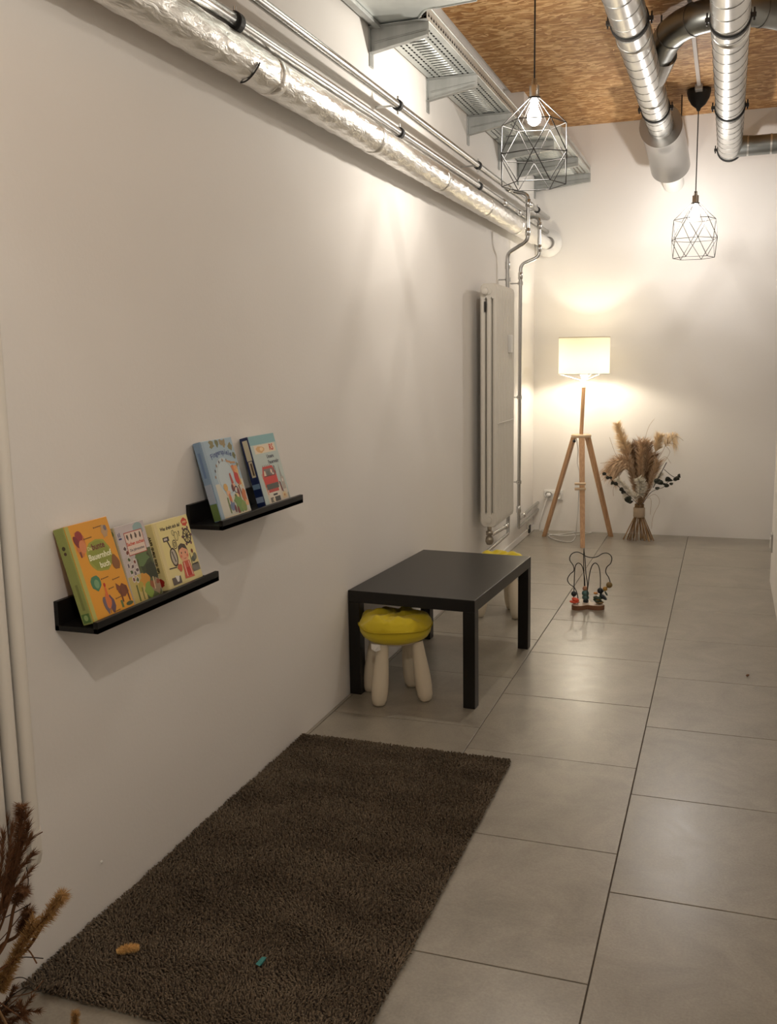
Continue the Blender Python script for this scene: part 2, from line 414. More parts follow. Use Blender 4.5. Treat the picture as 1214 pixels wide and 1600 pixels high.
def clamp(p, r, label, axis='y', wall=True):
    """pipe clamp: rubber-lined ring, stud into the wall, two screws"""
    t = thing('pipe_clamp', p, label, 'clamp')
    p = Vector(p); n = 20; ax = {'y': (Vector((1, 0, 0)), Vector((0, 0, 1))), 'z': (Vector((1, 0, 0)), Vector((0, 1, 0)))}[axis]
    d = Vector((0, 1, 0)) if axis == 'y' else Vector((0, 0, 1))
    b = MB(); pr = [(r, -.012), (r + .006, -.012), (r + .006, .012), (r, .012), (r, -.012)]
    b.lathe(pr, p, d, 22, 0, False); b.build('ring', M_black if axis == 'y' else M_chrome, t)
    for sg in (1, -1):
        q = p + ax[1] * sg * (r + .006)
        MB().tube([q, q + ax[1] * sg * .014], .0045, 8).build('screw_lug', M_steel, t)
    MB().tube([(0.0, p.y, p.z), (p.x - r - .004, p.y, p.z)], .0045, 8).build('wall_stud', M_steel, t)
    return t
for y, k in ((2.58, 'nearest'), (4.04, 'middle'), (5.43, 'far')):
    clamp((PX, y, 2.452), .0165, {'nearest': 'black clamp on the upper wall pipe at the top edge near the thick sleeve', 'middle': 'black clamp on the upper wall pipe below the second tray bracket', 'far': 'black clamp on the upper wall pipe beside the first wire pendant cage'}[k], 'y')
    clamp((PX, y + .02, 2.3445), .0165 if y > 3 else .0225, {'nearest': 'black clamp at the end of the thick sleeve on the lower pipe', 'middle': 'black clamp on the lower wall pipe below the second tray bracket', 'far': 'black clamp on the lower wall pipe beside the first wire pendant cage'}[k], 'y')
clamp((PX, 7.2, 2.452), .0165, 'small clamp on the upper pipe close to the back wall', 'y')
clamp((.063, 6.385, 1.90), .0125, 'steel clamp on the branch pipe just above the radiator', 'z')
clamp((.072, 6.75, 1.90), .0125, 'steel clamp near the top of the thin pipe beside the radiator', 'z')
clamp((.066, 6.765, 1.11), .0125, 'steel clamp halfway down the thin pipe beside the radiator', 'z')
clamp((.062, 6.78, .50), .0125, 'steel clamp near the bottom of the thin pipe beside the radiator', 'z')
t = thing('mounting_rail', (0, 6.75, 2.4), 'short steel mounting rail on the wall behind the pipe branches', 'rail')
MB().box((0, 6.45, 2.375), (.035, 7.25, 2.415), bev=.003).build('rail_channel', M_brk, t)

# ================================================================== CABLE TRAY
TZ = 2.755
def perf_plate(mb, x0, x1, y0, y1, z, slots, pitch, ln, th=.0015, axis='xy', fixed=0.0):
    """sheet with real slot openings in rows: slots = list of (centre, width) across"""
    us = sorted({x0, x1} | {c - w / 2 for c, w in slots} | {c + w / 2 for c, w in slots})
    vsb = [y0]; y = y0 + pitch * .5
    holes_v = []
    while y + ln < y1:
        holes_v.append((y, y + ln)); vsb += [y, y + ln]; y += pitch
    vsb.append(y1); vsb = sorted(set(vsb))
    def is_hole(a, b, c, d):
        return any(abs(a - (cc - ww / 2)) < 1e-6 for cc, ww in slots) and any(abs(c - h0) < 1e-6 for h0, h1 in holes_v) and any(abs(b - (cc + ww / 2)) < 1e-6 for cc, ww in slots)
    for a, b in zip(us, us[1:]):
        for c, d in zip(vsb, vsb[1:]):
            if is_hole(a, b, c, d): continue
            if axis == 'xy':
                q = [(a, c, z), (b, c, z), (b, d, z), (a, d, z)]; q2 = [(p[0], p[1], z + th) for p in q]
            else:
                q = [(fixed, c, a), (fixed, d, a), (fixed, d, b), (fixed, c, b)]; q2 = [(p[0] - th, p[1], p[2]) for p in q]
            mb.add(q, [[3, 2, 1, 0]]); mb.add(q2, [[0, 1, 2, 3]])
XO = .25
t = thing('cable_tray', (.12, 5, TZ), 'long perforated zinc cable tray carried on brackets high on the left wall', 'cable tray')
mb = MB(); perf_plate(mb, .012, XO, 3.98, 6.22, TZ, [(.045, .010), (.072, .010), (.130, .072), (.190, .010), (.216, .010)], .036, .024); mb.build('perforated_base', M_tray, t)
mb = MB(); perf_plate(mb, TZ, TZ + .058, 3.98, 6.05, 0, [(TZ + .026, .018)], .036, .023, axis='yz', fixed=XO); mb.build('perforated_side_rail', M_tray, t)
mb = MB(); perf_plate(mb, TZ, TZ + .058, 3.98, 7.64, 0, [(TZ + .026, .018)], .036, .023, axis='yz', fixed=.014); mb.build('perforated_side_rail', M_tray, t)
for x in (XO, .013): MB().tube([(x, 3.98, TZ + .059), (x, 6.05 if x > .1 else 7.64, TZ + .059)], .003, 6).build('rolled_edge', M_tray, t)
MB().tube([(XO, 3.98, TZ), (XO, 6.05, TZ)], .003, 6).build('rolled_edge', M_tray, t)
for k, x in enumerate((.034, .045, .056, .071, .083, .097, .111, .125, .138, .150, .164, .177, .19, .202, .215, .229)):  # black cables added on the base so its slots look dark from below
    MB().tube(bez([(x, 3.99, TZ + .012), (x + .003, 4.6, TZ + .0105), (x - .002, 5.6, TZ + .011), (x, 6.6, TZ + .0105), (x + .002, 7.6, TZ + .011)], 4), .0062, 6).build('cable', M_black, t)
MB().tube([(XO - .018, 3.99, TZ + .028), (XO - .018, 6.05, TZ + .028)], .013, 6).build('cable', M_black, t)  # thicker black one added to darken the slots of the side rail
rib_me = None
def rib(x0, x1, y, z, parent):
    global rib_me
    if rib_me is None:
        b = MB(); b.lathe([(0, -.5), (.006, -.46), (.006, .46), (0, .5)], (0, 0, 0), (1, 0, 0), 8)
        o = b.build('pressed_rib', M_tray, parent, world=False); rib_me = o.data
    else:
        o = bpy.data.objects.new('pressed_rib', rib_me); COL.objects.link(o); o.parent = parent
    o.location = root_of(parent).matrix_basis.inverted() @ Vector(((x0 + x1) / 2, y, z)); o.scale = (x1 - x0, 1, .8)
y = 3.98 + .048
while y < 6.15:
    if min(abs(y - b) for b in (4.80, 5.58)) > .05: rib(.088, .172, y, TZ, t)
    y += .036
# widened end piece up to the back wall
mb = MB(); mb.prism([(.012, 6.2), (.25, 6.2), (.27, 6.22), (.30, 6.245), (.36, 6.26), (.42, 6.265), (.42, 7.645), (.012, 7.645)][0:5] + [(.42, 6.265), (.42, 6.60), (.012, 6.60)], TZ, TZ + .0015)
mb.build('flared_plate', M_tray, t)
mb = MB(); perf_plate(mb, .012, .42, 6.6, 7.645, TZ, [(.05, .010), (.08, .010), (.335, .011), (.362, .011), (.389, .011)], .036, .024); mb.build('perforated_base', M_tray, t)
y = 6.66
while y < 7.6: rib(.12, .31, y, TZ, t); y += .042
cv = [(.25, 6.05), (.251, 6.16), (.262, 6.21), (.30, 6.243), (.36, 6.258), (.42, 6.262)]
mb = MB(); cvp = bez([(a, b, 0) for a, b in cv], 5)
mb.add([(p.x, p.y, TZ) for p in cvp] + [(p.x, p.y, TZ + .06) for p in cvp], [[i, i + 1, len(cvp) + i + 1, len(cvp) + i] for i in range(len(cvp) - 1)], 0, True); mb.build('curved_side_rail', M_tray, t)
mb = MB(); perf_plate(mb, TZ, TZ + .058, 6.262, 7.645, 0, [(TZ + .026, .018)], .036, .023, axis='yz', fixed=.42); mb.build('perforated_side_rail', M_tray, t)
MB().tube([(.42, 6.262, TZ), (.42, 7.645, TZ)], .003, 6).build('rolled_edge', M_tray, t)
# solid bend fitting at the near end
t = thing('cable_tray_bend', (.2, 3.6, TZ), 'solid zinc tray bend turning off at the top of the picture beside the first bracket', 'cable tray')
arc = [tuple(at(*q, 2, TZ + .004))[:2] for q in ((650, 40), (655, 27), (664, 16), (676, 12), (692, 10), (745, 0))]
ac = bez([(a[0], a[1], 0) for a in arc], 5)
poly = [(.008, 4.06), (.165, 4.06)] + [(p.x, p.y) for p in ac] + [(.95, ac[-1].y - .05), (.95, 2.9), (.008, 2.9)]
MB().prism(poly[::-1], TZ + .004, TZ + .006).build('solid_base', M_tray, t)
mb = MB(); mb.add([(p.x, p.y, TZ + .004) for p in ac] + [(p.x, p.y, TZ + .064) for p in ac], [[i, i + 1, len(ac) + i + 1, len(ac) + i] for i in range(len(ac) - 1)], 0, True)
mb.build('curved_side_rail', M_tray, t)
MB().tube([(p.x, p.y, TZ + .003) for p in ac], .004, 6).build('rolled_edge', M_tray, t)
MB().box((.008, 4.045, TZ - .012), (.165, 4.06, TZ + .004), bev=.002).build('joint_lip', M_tray, t)
MB().box((.006, 2.9, TZ + .004), (.010, 4.05, TZ + .06)).build('wall_side_rail', M_tray, t)
MB().box((.03, 2.9, TZ - .014), (.055, 3.97, TZ + .003), bev=.002).build('stiffening_rail', M_brk, t)
for q in ((.13, 4.04), (.06, 4.04)): MB().lathe([(0, -.008), (.007, -.006), (.009, 0)], (q[0], q[1], TZ - .006), (0, 0, 1), 10).build('bolt_head', M_chrome, t)

def bracket(y, x1, label):
    """wall plate with a tapering C-channel cantilever arm"""
    t = thing('tray_bracket', (0, y, TZ - .1), label, 'bracket', 'zinc brackets under the cable tray')
    z1 = TZ - .002; h0, h1 = .105, .062
    p = MB(); p.box((0, y - .022, z1 - .155), (.006, y + .022, z1 + .012), bev=.002); p.build('wall_plate', M_brk, t)
    a = MB(); th = .003; yy = y
    def slab(pts, ya, yb):
        n = len(pts); a.add([(q[0], ya, q[1]) for q in pts] + [(q[0], yb, q[1]) for q in pts], [list(range(n)), list(range(n, 2 * n))[::-1]] + [[i, n + i, n + (i + 1) % n, (i + 1) % n] for i in range(n)])
    slab([(.004, z1 - h0), (x1, z1 - h1), (x1, z1), (.004, z1)], y - .002, y + .001)          # web
    slab([(.004, z1 - .003), (x1, z1 - .003), (x1, z1), (.004, z1)], y - .03, y)              # upper flange
    slab([(.004, z1 - h0), (x1, z1 - h1), (x1, z1 - h1 + .003), (.004, z1 - h0 + .003)], y - .03, y)   # lower flange
    a.build('cantilever_arm', M_brk, t)
    r_ = MB(); r_.tube([(.02, y - .002, z1 - .058), (x1 - .01, y - .002, z1 - .034)], .004, 6); r_.build('pressed_groove', M_brk, t)
    return t
bracket(3.99, XO + .005, 'zinc tray bracket nearest the camera under the solid tray bend')
bracket(4.80, XO + .005, 'second zinc tray bracket along the left wall counting from the camera')
bracket(5.59, XO + .005, 'third zinc tray bracket along the left wall, left of the pendant bulb')
bracket(6.38, .36, 'zinc tray bracket behind the middle of the near pendant cage')
bracket(6.98, .425, 'longer zinc tray bracket behind the lower half of the pendant cage')
bracket(7.62, .425, 'last zinc tray bracket, flat against the back wall')

# ================================================================== CEILING DUCTS
def spiral(c0, c1, r, pitch, mbx):
    c0 = Vector(c0); c1 = Vector(c1); L = (c1 - c0).length; d = (c1 - c0) / L
    a = Vector((0, 0, 1)) if abs(d.z) < .9 else Vector((1, 0, 0)); nx = d.cross(a).normalized(); ny = d.cross(nx)
    N = int(L / pitch * 20); pts = []
    for i in range(N + 1):
        s = i / N * L; an = 2 * PI * s / pitch
        pts.append(c0 + d * s + (nx * math.cos(an) + ny * math.sin(an)) * r)
    mbx.tube(pts, .0028, 5)
D1x, D1z, D2x, D2z, DR = .985, 2.87, 1.413, 2.812, .08
def hanger(x, y, z, r, label):
    t = thing('duct_clamp', (x, y, z), label, 'clamp', None)
    MB().lathe([(r + .001, -.013), (r + .007, -.013), (r + .007, .013), (r + .001, .013)], (x, y, z), (0, 1, 0), 36, 0, False).build('ring', M_black, t)
    for s in (-1, 1):
        b = MB(); b.box((x + s * (r + .004), y - .008, z - .010), (x + s * (r + .024), y + .008, z + .010), bev=.002); b.build('lug', M_blackm, t)
        MB().tube([(x + s * (r + .016), y, z - .022), (x + s * (r + .016), y, z + .030)], .004, 8).build('clamp_bolt', M_blackm, t)
    MB().tube([(x, y, z + r), (x, y, ZC)], .005, 8).build('threaded_rod', M_blackm, t)
    return t
t = thing('ventilation_duct', (D1x, 5, D1z), 'left of two spiral ventilation ducts, ending in a fat silencer under the ceiling', 'duct')
MB().tube([(D1x, 2.2, D1z), (D1x, 6.95, D1z)], DR, 40).build('spiral_pipe', M_duct, t)
mb = MB(); spiral((D1x, 2.2, D1z), (D1x, 6.85, D1z), DR, .155, mb); mb.build('lock_seam', M_seam, t)
for y in (4.9, 6.0): MB().tube([(D1x, y - .03, D1z), (D1x, y - .028, D1z), (D1x, y + .028, D1z), (D1x, y + .03, D1z)], [DR, DR + .0035, DR + .0035, DR], 40).build('coupling', M_duct, t)
sp = bez([(D1x, 6.80, D1z), (.990, 7.05, D1z - .005), (1.0, 7.28, D1z - .06), (1.014, 7.45, D1z - .145)], 8)
MB().tube(sp, .137, 44, cap=False).build('silencer_jacket', M_galv, t)
def disc(c, d, ro, ri, name, m):
    MB().lathe([(ri, 0), (ro, 0)], c, d, 44, 0, False).build(name, m, t)
disc(sp[0], sp[1] - sp[0], .137, .078, 'silencer_face', M_galv)
disc(sp[-1], sp[-1] - sp[-2], .137, .0, 'silencer_end', M_galv)
MB().tube([sp[0] - Vector((0, .006, 0)), sp[0] + Vector((0, .006, 0))], .1385, 44, cap=False).build('silencer_rim', M_chrome, t)
e = sp[-1]; ed = (sp[-1] - sp[-2]).normalized()
MB().tube([e, e + ed * .08, Vector((1.03, 7.65, D1z - .23))], .075, 32).build('wall_spigot', M_white, t)
MB().tube([(1.10, 7.05, D1z + .10), (1.10, 7.05, ZC)], .004, 8).build('threaded_rod', M_blackm, t)
# branch and cross-over pipe
def bent(pts, r, name, m, seams=True):
    P = [Vector(p) for p in pts]; out = [P[0]]
    for i in range(1, len(P) - 1):
        a = P[i - 1] - P[i]; b_ = P[i + 1] - P[i]; d = min(.10, a.length * .48, b_.length * .48)
        for k in range(7):
            q = k / 6; out.append((1 - q) ** 2 * (P[i] + a.normalized() * d) + 2 * q * (1 - q) * P[i] + q * q * (P[i] + b_.normalized() * d))
    out.append(P[-1]); MB().tube(out, r, 36).build(name, m, t)
    if seams:
        for j in range(3, len(out) - 3, 6):
            d = (out[j + 1] - out[j - 1]).normalized()
            MB().tube([out[j] - d * .006, out[j] + d * .006], r + .003, 36).build('joint_bead', M_seam if j % 4 else M_duct, t)
XZ = 3.008
t = thing('duct_crossover', (1.2, 5.2, XZ), 'dark grey bent duct crossing close under the ceiling between the spiral ducts', 'duct')
bent([(D1x + .03, 5.62, D1z + .05), (1.13, 5.33, XZ), (1.28, 5.17, XZ), (1.50, 5.17, XZ), (1.60, 5.24, XZ), (1.74, 5.40, XZ)], .076, 'bent_pipe', M_darkduct)
MB().tube([(D1x + .02, 5.66, D1z + .02), (D1x + .085, 5.52, D1z + .085)], [.088, .082], 36, cap=False).build('saddle_branch', M_duct, t)
MB().tube([(1.07, 5.42, XZ), (1.07, 5.42, ZC)], .004, 8).build('threaded_rod', M_blackm, t)
t = thing('ventilation_duct', (D2x, 5, D2z), 'right spiral ventilation duct, running straight below the ceiling to a side outlet', 'duct')
MB().tube([(D2x, 2.2, D2z), (D2x, 7.46, D2z)], DR, 40).build('spiral_pipe', M_duct, t)
mb = MB(); spiral((D2x, 2.2, D2z), (D2x, 7.4, D2z), DR, .155, mb); mb.build('lock_seam', M_seam, t)
for y in (4.78,): MB().tube([(D2x, y - .03, D2z), (D2x, y - .028, D2z), (D2x, y + .028, D2z), (D2x, y + .03, D2z)], [DR, DR + .0035, DR + .0035, DR], 40).build('coupling', M_duct, t)
MB().lathe([(DR + .002, -.01), (DR + .005, 0), (DR * .8, .05), (0, .075)], (D2x, 7.46, D2z), (0, 1, 0), 36).build('end_cap', M_duct, t)
MB().tube([(D2x, 7.36, D2z), (D2x + .16, 7.36, D2z - .005), (3.3, 7.36, D2z - .005)], [.074, .066, .066], 32).build('side_outlet_pipe', M_darkduct, t)
for x in (1.53, 1.68, 1.95): MB().tube([(x - .006, 7.36, D2z - .005), (x + .006, 7.36, D2z - .005)], .0695, 32).build('joint_bead', M_duct, t)
hanger(D1x, 4.68, D1z, DR, 'black duct clamp on the left spiral duct near the top of the picture')
hanger(D1x, 6.32, D1z, DR, 'black duct clamp on the left spiral duct just before the silencer')
hanger(D2x, 4.62, D2z, DR, 'black duct clamp on the right spiral duct near the top of the picture')
hanger(D2x, 6.20, D2z, DR, 'black duct clamp halfway along the right spiral duct beside the lamp canopy')
hanger(D2x, 7.44, D2z, DR, 'black duct clamp at the far end of the right spiral duct')

# ================================================================== PENDANT LAMPS
def pendant(loc, zc, label, watt, canopy=None):
    """loc = cage apex; zc = ceiling height"""
    x, y, z = loc
    t = thing('pendant_lamp', loc, label, 'pendant lamp', None)
    MB().tube([(x, y, z + .07), (x, y, zc)], .0035, 8).build('cord', M_cord, t)
    s = MB(); s.lathe([(0, .075), (.010, .075), (.012, .05), (.021, .046), (.021, -.0), (.023, -.004), (.023, -.012), (0, -.012)], (x, y, z), (0, 0, 1), 20); s.build('socket', M_nickel, t)
    c = MB(); c.lathe([(.024, -.004), (.027, -.004), (.027, .004), (.024, .004), (.024, -.004)], (x, y, z - .004), (0, 0, 1), 20)
    cage = c.build('wire_cage', M_blackm, t)
    o = math.radians(10.5)
    H = lambda r, zz, off: [Vector((x + r * math.cos(o + off + k * PI / 3), y + r * math.sin(o + off + k * PI / 3), zz)) for k in range(6)]
    top = H(.026, z - .006, 0); up = H(.136, z - .108, 0); mid = H(.157, z - .238, PI / 6); lo = H(.136, z - .358, 0)
    def wire(a, b): MB().tube([a, b], .0021, 6).build('wire', M_blackm, cage)
    for k in range(6):
        l = (k + 1) % 6
        wire(top[k], up[k]); wire(up[k], up[l]); wire(mid[k], mid[l]); wire(lo[k], lo[l])
        wire(up[k], mid[k]); wire(up[l], mid[k]); wire(lo[k], mid[k]); wire(lo[l], mid[k])
    b = MB(); b.lathe([(.012, 0), (.014, -.015), (.020, -.035), (.029, -.055), (.031, -.072), (.026, -.09), (.012, -.101), (0, -.103)], (x, y, z - .012), (0, 0, 1), 20); b.build('bulb', M_bulb, t)
    lamp_light('bulb_light', (x, y, z - .075), watt, COOL if canopy else NEUTRAL, .022, t)
    if canopy:
        cb = MB(); cb.lathe([(0, 0), (.075, 0), (.076, -.02), (.068, -.055), (.045, -.095), (.016, -.118), (.010, -.135), (0, -.137)], (x, y, zc), (0, 0, 1), 28); cb.build('canopy', M_black, t)
    else:
        cb = MB(); cb.lathe([(0, 0), (.05, 0), (.05, -.025), (0, -.027)], (x, y, zc), (0, 0, 1), 24); cb.build('canopy', M_black, t)
    return t
pendant((.641, 4.25, 2.478), ZC, 'near pendant lamp, black wire cage with bright bulb hanging before the cable tray', P_WATT)
pendant((1.2115, 6.95, 2.392), ZC, 'far pendant lamp, smaller wire cage on a black cup hanging right of the floor lamp', P2_WATT, True)
pendant((1.2, .55, 2.42), ZC, 'wire cage pendant lamp added out of view to light the near end of the room', N_WATT)  # unseen pendant, added to light the near end of the room
t = thing('cable_conduit', (1.215, 6, ZC), 'flat grey cable conduit along the ceiling leading to the black lamp cup', 'conduit')
MB().box((1.203, 4.2, ZC - .016), (1.227, 6.93, ZC), bev=.003).build('conduit_strip', mat('grey conduit', (.62, .56, .52), .5), t)
MB().box((1.190, 6.80, ZC - .034), (1.236, 6.885, ZC - .0), bev=.004).build('conduit_clip', mat('grey clip', (.52, .50, .48), .4), t)

# ================================================================== RADIATORS
def radiator(y1, nsec, label, x0=.055, z0=.365, z1=1.825):
    pitch = .046; y0 = y1 - nsec * pitch
    t = thing('column_radiator', (x0, y0, z0), label, 'radiator', None)
    xs = [x0 + .016, x0 + .054, x0 + .092]
    me = None
    for k in range(nsec):
        if me is None:
            b = MB(); yc = y0 + pitch / 2
            for x in xs:
                b.tube([(x, yc, z0 + .05), (x, yc, z1 - .05)], .0155, 14)
            for zz, sg in ((z0, 1), (z1, -1)):      # rounded headers
                out = [(x0, zz + sg * .085), (x0, zz + sg * .034), (x0 + .006, zz + sg * .012), (x0 + .022, zz), (x0 + .086, zz), (x0 + .102, zz + sg * .012), (x0 + .108, zz + sg * .034), (x0 + .108, zz + sg * .085),
                       (x0 + .078, zz + sg * .085), (x0 + .073, zz + sg * .073), (x0 + .068, zz + sg * .085), (x0 + .040, zz + sg * .085), (x0 + .035, zz + sg * .073), (x0 + .030, zz + sg * .085)]
                n = len(out); h = .0155
                inn = [(p[0] * .86 + .14 * (x0 + .054), p[1] + sg * .004) for p in out]
                vs = [(p[0], yc - h, p[1]) for p in inn] + [(p[0], yc - h + .009, p[1]) for p in out] + [(p[0], yc + h - .009, p[1]) for p in out] + [(p[0], yc + h, p[1]) for p in inn]
                fs = [list(range(n)), list(range(3 * n, 4 * n))[::-1]]
                for q in range(3): fs += [[q * n + i, (q + 1) * n + i, (q + 1) * n + (i + 1) % n, q * n + (i + 1) % n] for i in range(n)]
                b.add(vs, fs if sg < 0 else [f[::-1] for f in fs])
                b.tube([(x0 + .054, yc - .0235, zz + sg * .045), (x0 + .054, yc + .0235, zz + sg * .045)], .02, 14)
            o = b.build('radiator_section', M_rad, t); me = o.data
        else:
            o = bpy.data.objects.new('radiator_section', me); COL.objects.link(o); o.parent = t; o.location = (0, k * pitch, 0)
    for z in (z1 - .045,):
        kb = MB(); kb.lathe([(0, .030), (.017, .030), (.021, .026), (.021, .006), (.024, .004), (.024, 0)], (x0 + .036, y0 + .006, z), (0, -1, 0), 20); kb.build('bleed_plug', M_rad, t)
    for yy in (y1 - .15,):
        for zz in (z0 + .2, z1 - .2): MB().box((0, yy - .01, zz - .015), (x0 + .03, yy + .01, zz + .015), bev=.002).build('wall_bracket', M_rad, t)
    return t, y0
rad, ry0 = radiator(6.145, 11, 'tall white column radiator on the left wall beside the floor lamp corner')
v = MB(); v.lathe([(.014, 0), (.014, -.03), (.022, -.032), (.022, -.055), (.012, -.058), (.024, -.075), (.026, -.095), (.018, -.115), (0, -.118)], (.105, ry0 + .05, .365), (0, 0, 1), 16); v.build('lower_valve', M_bras, rad)
MB().box((.155, 5.96, 1.42), (.182, 5.995, 1.53), bev=.005).build('heat_meter', M_white, rad)
MB().box((.160, 5.652, .998), (.1645, 6.14, 1.001)).build('clip_band', M_white, rad)
MB().box((.083, ry0 + .004, 1.66), (.093, ry0 + .012, 1.72)).build('bleed_tag', M_blackm, rad)
radiator(1.506, 11, 'white column radiator end at the left edge of the picture above the dried grasses')

# ================================================================== PICTURE LEDGES AND BOOKS
def ledge(y0, y1, zb, label):
    t = thing('picture_ledge', (0, y0, zb), label, 'shelf', None)
    MB().box((.0, y0, zb), (.012, y1, zb + .070), bev=.0012).build('back_rail', M_ledge, t)
    MB().box((.0, y0, zb), (.118, y1, zb + .013), bev=.0012).build('bottom_board', M_ledge, t)
    MB().box((.106, y0, zb), (.118, y1, zb + .028), bev=.0012).build('front_lip', M_ledge, t)
    return t
ledge(2.372, 2.924, .917, 'upper black picture ledge on the left wall holding two books')
ledge(1.777, 2.338, .779, 'lower black picture ledge on the left wall holding three books')

_te = []
def text_mesh(txt, size, align='CENTER', bold=.0, shear=0):
    cu = bpy.data.curves.new('txt', 'FONT'); cu.body = txt; cu.size = size; cu.align_x = align; cu.align_y = 'CENTER'; cu.offset = bold; cu.shear = shear; cu.resolution_u = 2
    o = bpy.data.objects.new('txt', cu); COL.objects.link(o)
    bpy.context.view_layer.update()
    me = bpy.data.meshes.new_from_object(o.evaluated_get(bpy.context.evaluated_depsgraph_get()))
    vs = [v.co.copy() for v in me.vertices]; fs = [list(p.vertices) for p in me.polygons]
    bpy.data.objects.remove(o); bpy.data.curves.remove(cu); bpy.data.meshes.remove(me)
    return vs, fs

class Art:
    """flat print: thin layers lying on the cover or the spine"""
    def __init__(s, face='front'): s.mb = MB(); s.mats = []; s.k = 0; s.face = face
    def _mi(s, c):
        m = ink(c)
        if m not in s.mats: s.mats.append(m)
        return s.mats.index(m)
    def _p(s, u, v, d):
        return (u, -d, v) if s.face == 'front' else (-d, u, v)
    def raw(s, pts, fs, c):
        s.k += 1; d = .0002 + .000014 * s.k
        um = W if s.face == 'front' else T; pts = [(min(max(p[0], .0012), um - .0012), min(max(p[1], .0012), H - .0012)) for p in pts]
        if s.face != 'front': fs = [f[::-1] for f in fs]
        s.mb.add([s._p(p[0], p[1], d) for p in pts], fs, s._mi(c)); return s
    def poly(s, pts, c): return s.raw(pts, [list(range(len(pts)))], c)
    def rect(s, a, b, c, d, col): return s.poly([(a, b), (c, b), (c, d), (a, d)], col)
    def ell(s, cx, cy, rx, ry, c, rot=0, n=18):
        return s.poly([(cx + rx * math.cos(q) * math.cos(rot) - ry * math.sin(q) * math.sin(rot), cy + rx * math.cos(q) * math.sin(rot) + ry * math.sin(q) * math.cos(rot)) for q in [2 * PI * i / n for i in range(n)]], c)
    def ring(s, cx, cy, rx, ry, wd, c, n=20):
        pts = [];
        for i in range(n):
            q = 2 * PI * i / n; pts += [(cx + rx * math.cos(q), cy + ry * math.sin(q)), (cx + (rx - wd) * math.cos(q), cy + (ry - wd) * math.sin(q))]
        return s.raw(pts, [[2 * i, (2 * i + 2) % (2 * n), (2 * i + 3) % (2 * n), 2 * i + 1] for i in range(n)], c)
    def line(s, pts, wd, c):
        for a, b in zip(pts, pts[1:]):
            dx, dy = b[0] - a[0], b[1] - a[1]; L = math.hypot(dx, dy) or 1; nx, ny = -dy / L * wd / 2, dx / L * wd / 2
            s.poly([(a[0] - nx, a[1] - ny), (b[0] - nx, b[1] - ny), (b[0] + nx, b[1] + ny), (a[0] + nx, a[1] + ny)], c)
        return s
    def text(s, txt, u, v, size, c, bold=.0004, rot=0, align='CENTER', shear=0):
        vs, fs = text_mesh(txt, size, align, bold, shear); cr, sr = math.cos(rot), math.sin(rot)
        return s.raw([(u + p.x * cr - p.y * sr, v + p.x * sr + p.y * cr) for p in vs], fs, c)
    def blob(s, cx, cy, r, c, seed, n=14, amp=.35, sx=1, sy=1):
        g = random.Random(seed); return s.poly([(cx + sx * r * (1 + g.uniform(-amp, amp)) * math.cos(2 * PI * i / n), cy + sy * r * (1 + g.uniform(-amp, amp)) * math.sin(2 * PI * i / n)) for i in range(n)], c)
    def build(s, name, parent):
        # clip the print to the cover is unnecessary: shapes are drawn inside it
        return s.mb.build(name, s.mats, parent, world=False)

def book(y0, zs, wd, h, th, sin_a, label, cover_c, spine_c, xb=None, yaw=0, round_=.004):
    a = math.asin(sin_a); n = Vector((math.cos(a), 0, math.sin(a))); up = Vector((-math.sin(a), 0, math.cos(a))); X = Vector((0, 1, 0))
    xb = h * sin_a + .003 if xb is None else xb
    o = Vector((xb, y0, zs)) + n * th
    M = Matrix(((X.x, -n.x, up.x, o.x), (X.y, -n.y, up.y, o.y), (X.z, -n.z, up.z, o.z), (0, 0, 0, 1)))
    if yaw: M = M @ Matrix.Rotation(yaw, 4, 'Z')
    t = thing('picture_book', o, label, 'book', 'picture books on the ledges', M=M)
    c = MB(); bd = .0026
    c.box((.004, 0, 0), (wd, bd, h), 0, .0009); c.box((.004, th - bd, 0), (wd, th, h), 0, .0009); c.box((0, .0006, 0), (.0045, th - .0006, h), 1, .0018)
    c.build('cover', [ink(cover_c), ink(spine_c)], t, world=False)
    MB().box((.004, bd, .0022), (wd - .0025, th - bd, h - .0022)).build('pages', M_paper, t, world=False)
    return t
Z1, Z2 = .930, .792
# --- yellow farm book
W, H, T = .166, .232, .030
b = book(1.788, Z2, W, H, T, .292, 'orange-yellow farm picture book with green spine on the lower ledge', rgb(226, 158, 44), rgb(150, 158, 88))
A = Art(); gold = rgb(226, 158, 44); G = rgb(150, 160, 62)
A.rect(.0045, .001, .018, H - .001, rgb(178, 176, 96))
A.blob(.098, .146, .044, rgb(158, 160, 62), 4, 20, .06, 1.05, .92); A.blob(.098, .146, .039, rgb(142, 150, 58), 9, 20, .08, 1.05, .92)
A.text('Das', .070, .167, .013, rgb(214, 206, 140)); A.text('bunte', .101, .168, .021, rgb(110, 40, 34), .0006)
A.text('Bauernhof', .098, .145, .0205, rgb(240, 238, 205), .0005, .0); A.text('buch', .106, .122, .020, rgb(240, 238, 205), .0005)
A.blob(.042, .184, .024, rgb(206, 120, 62), 11, 12, .2, .8, 1.25); A.ell(.044, .202, .013, .013, rgb(150, 52, 48)); A.ell(.031, .190, .008, .016, rgb(128, 44, 46), .4); A.ell(.047, .176, .012, .016, rgb(216, 134, 84)); A.rect(.030, .152, .036, .166, rgb(120, 60, 50))
A.blob(.052, .085, .018, rgb(74, 128, 92), 5, 12, .15); A.ell(.054, .083, .009, .011, rgb(120, 160, 118))
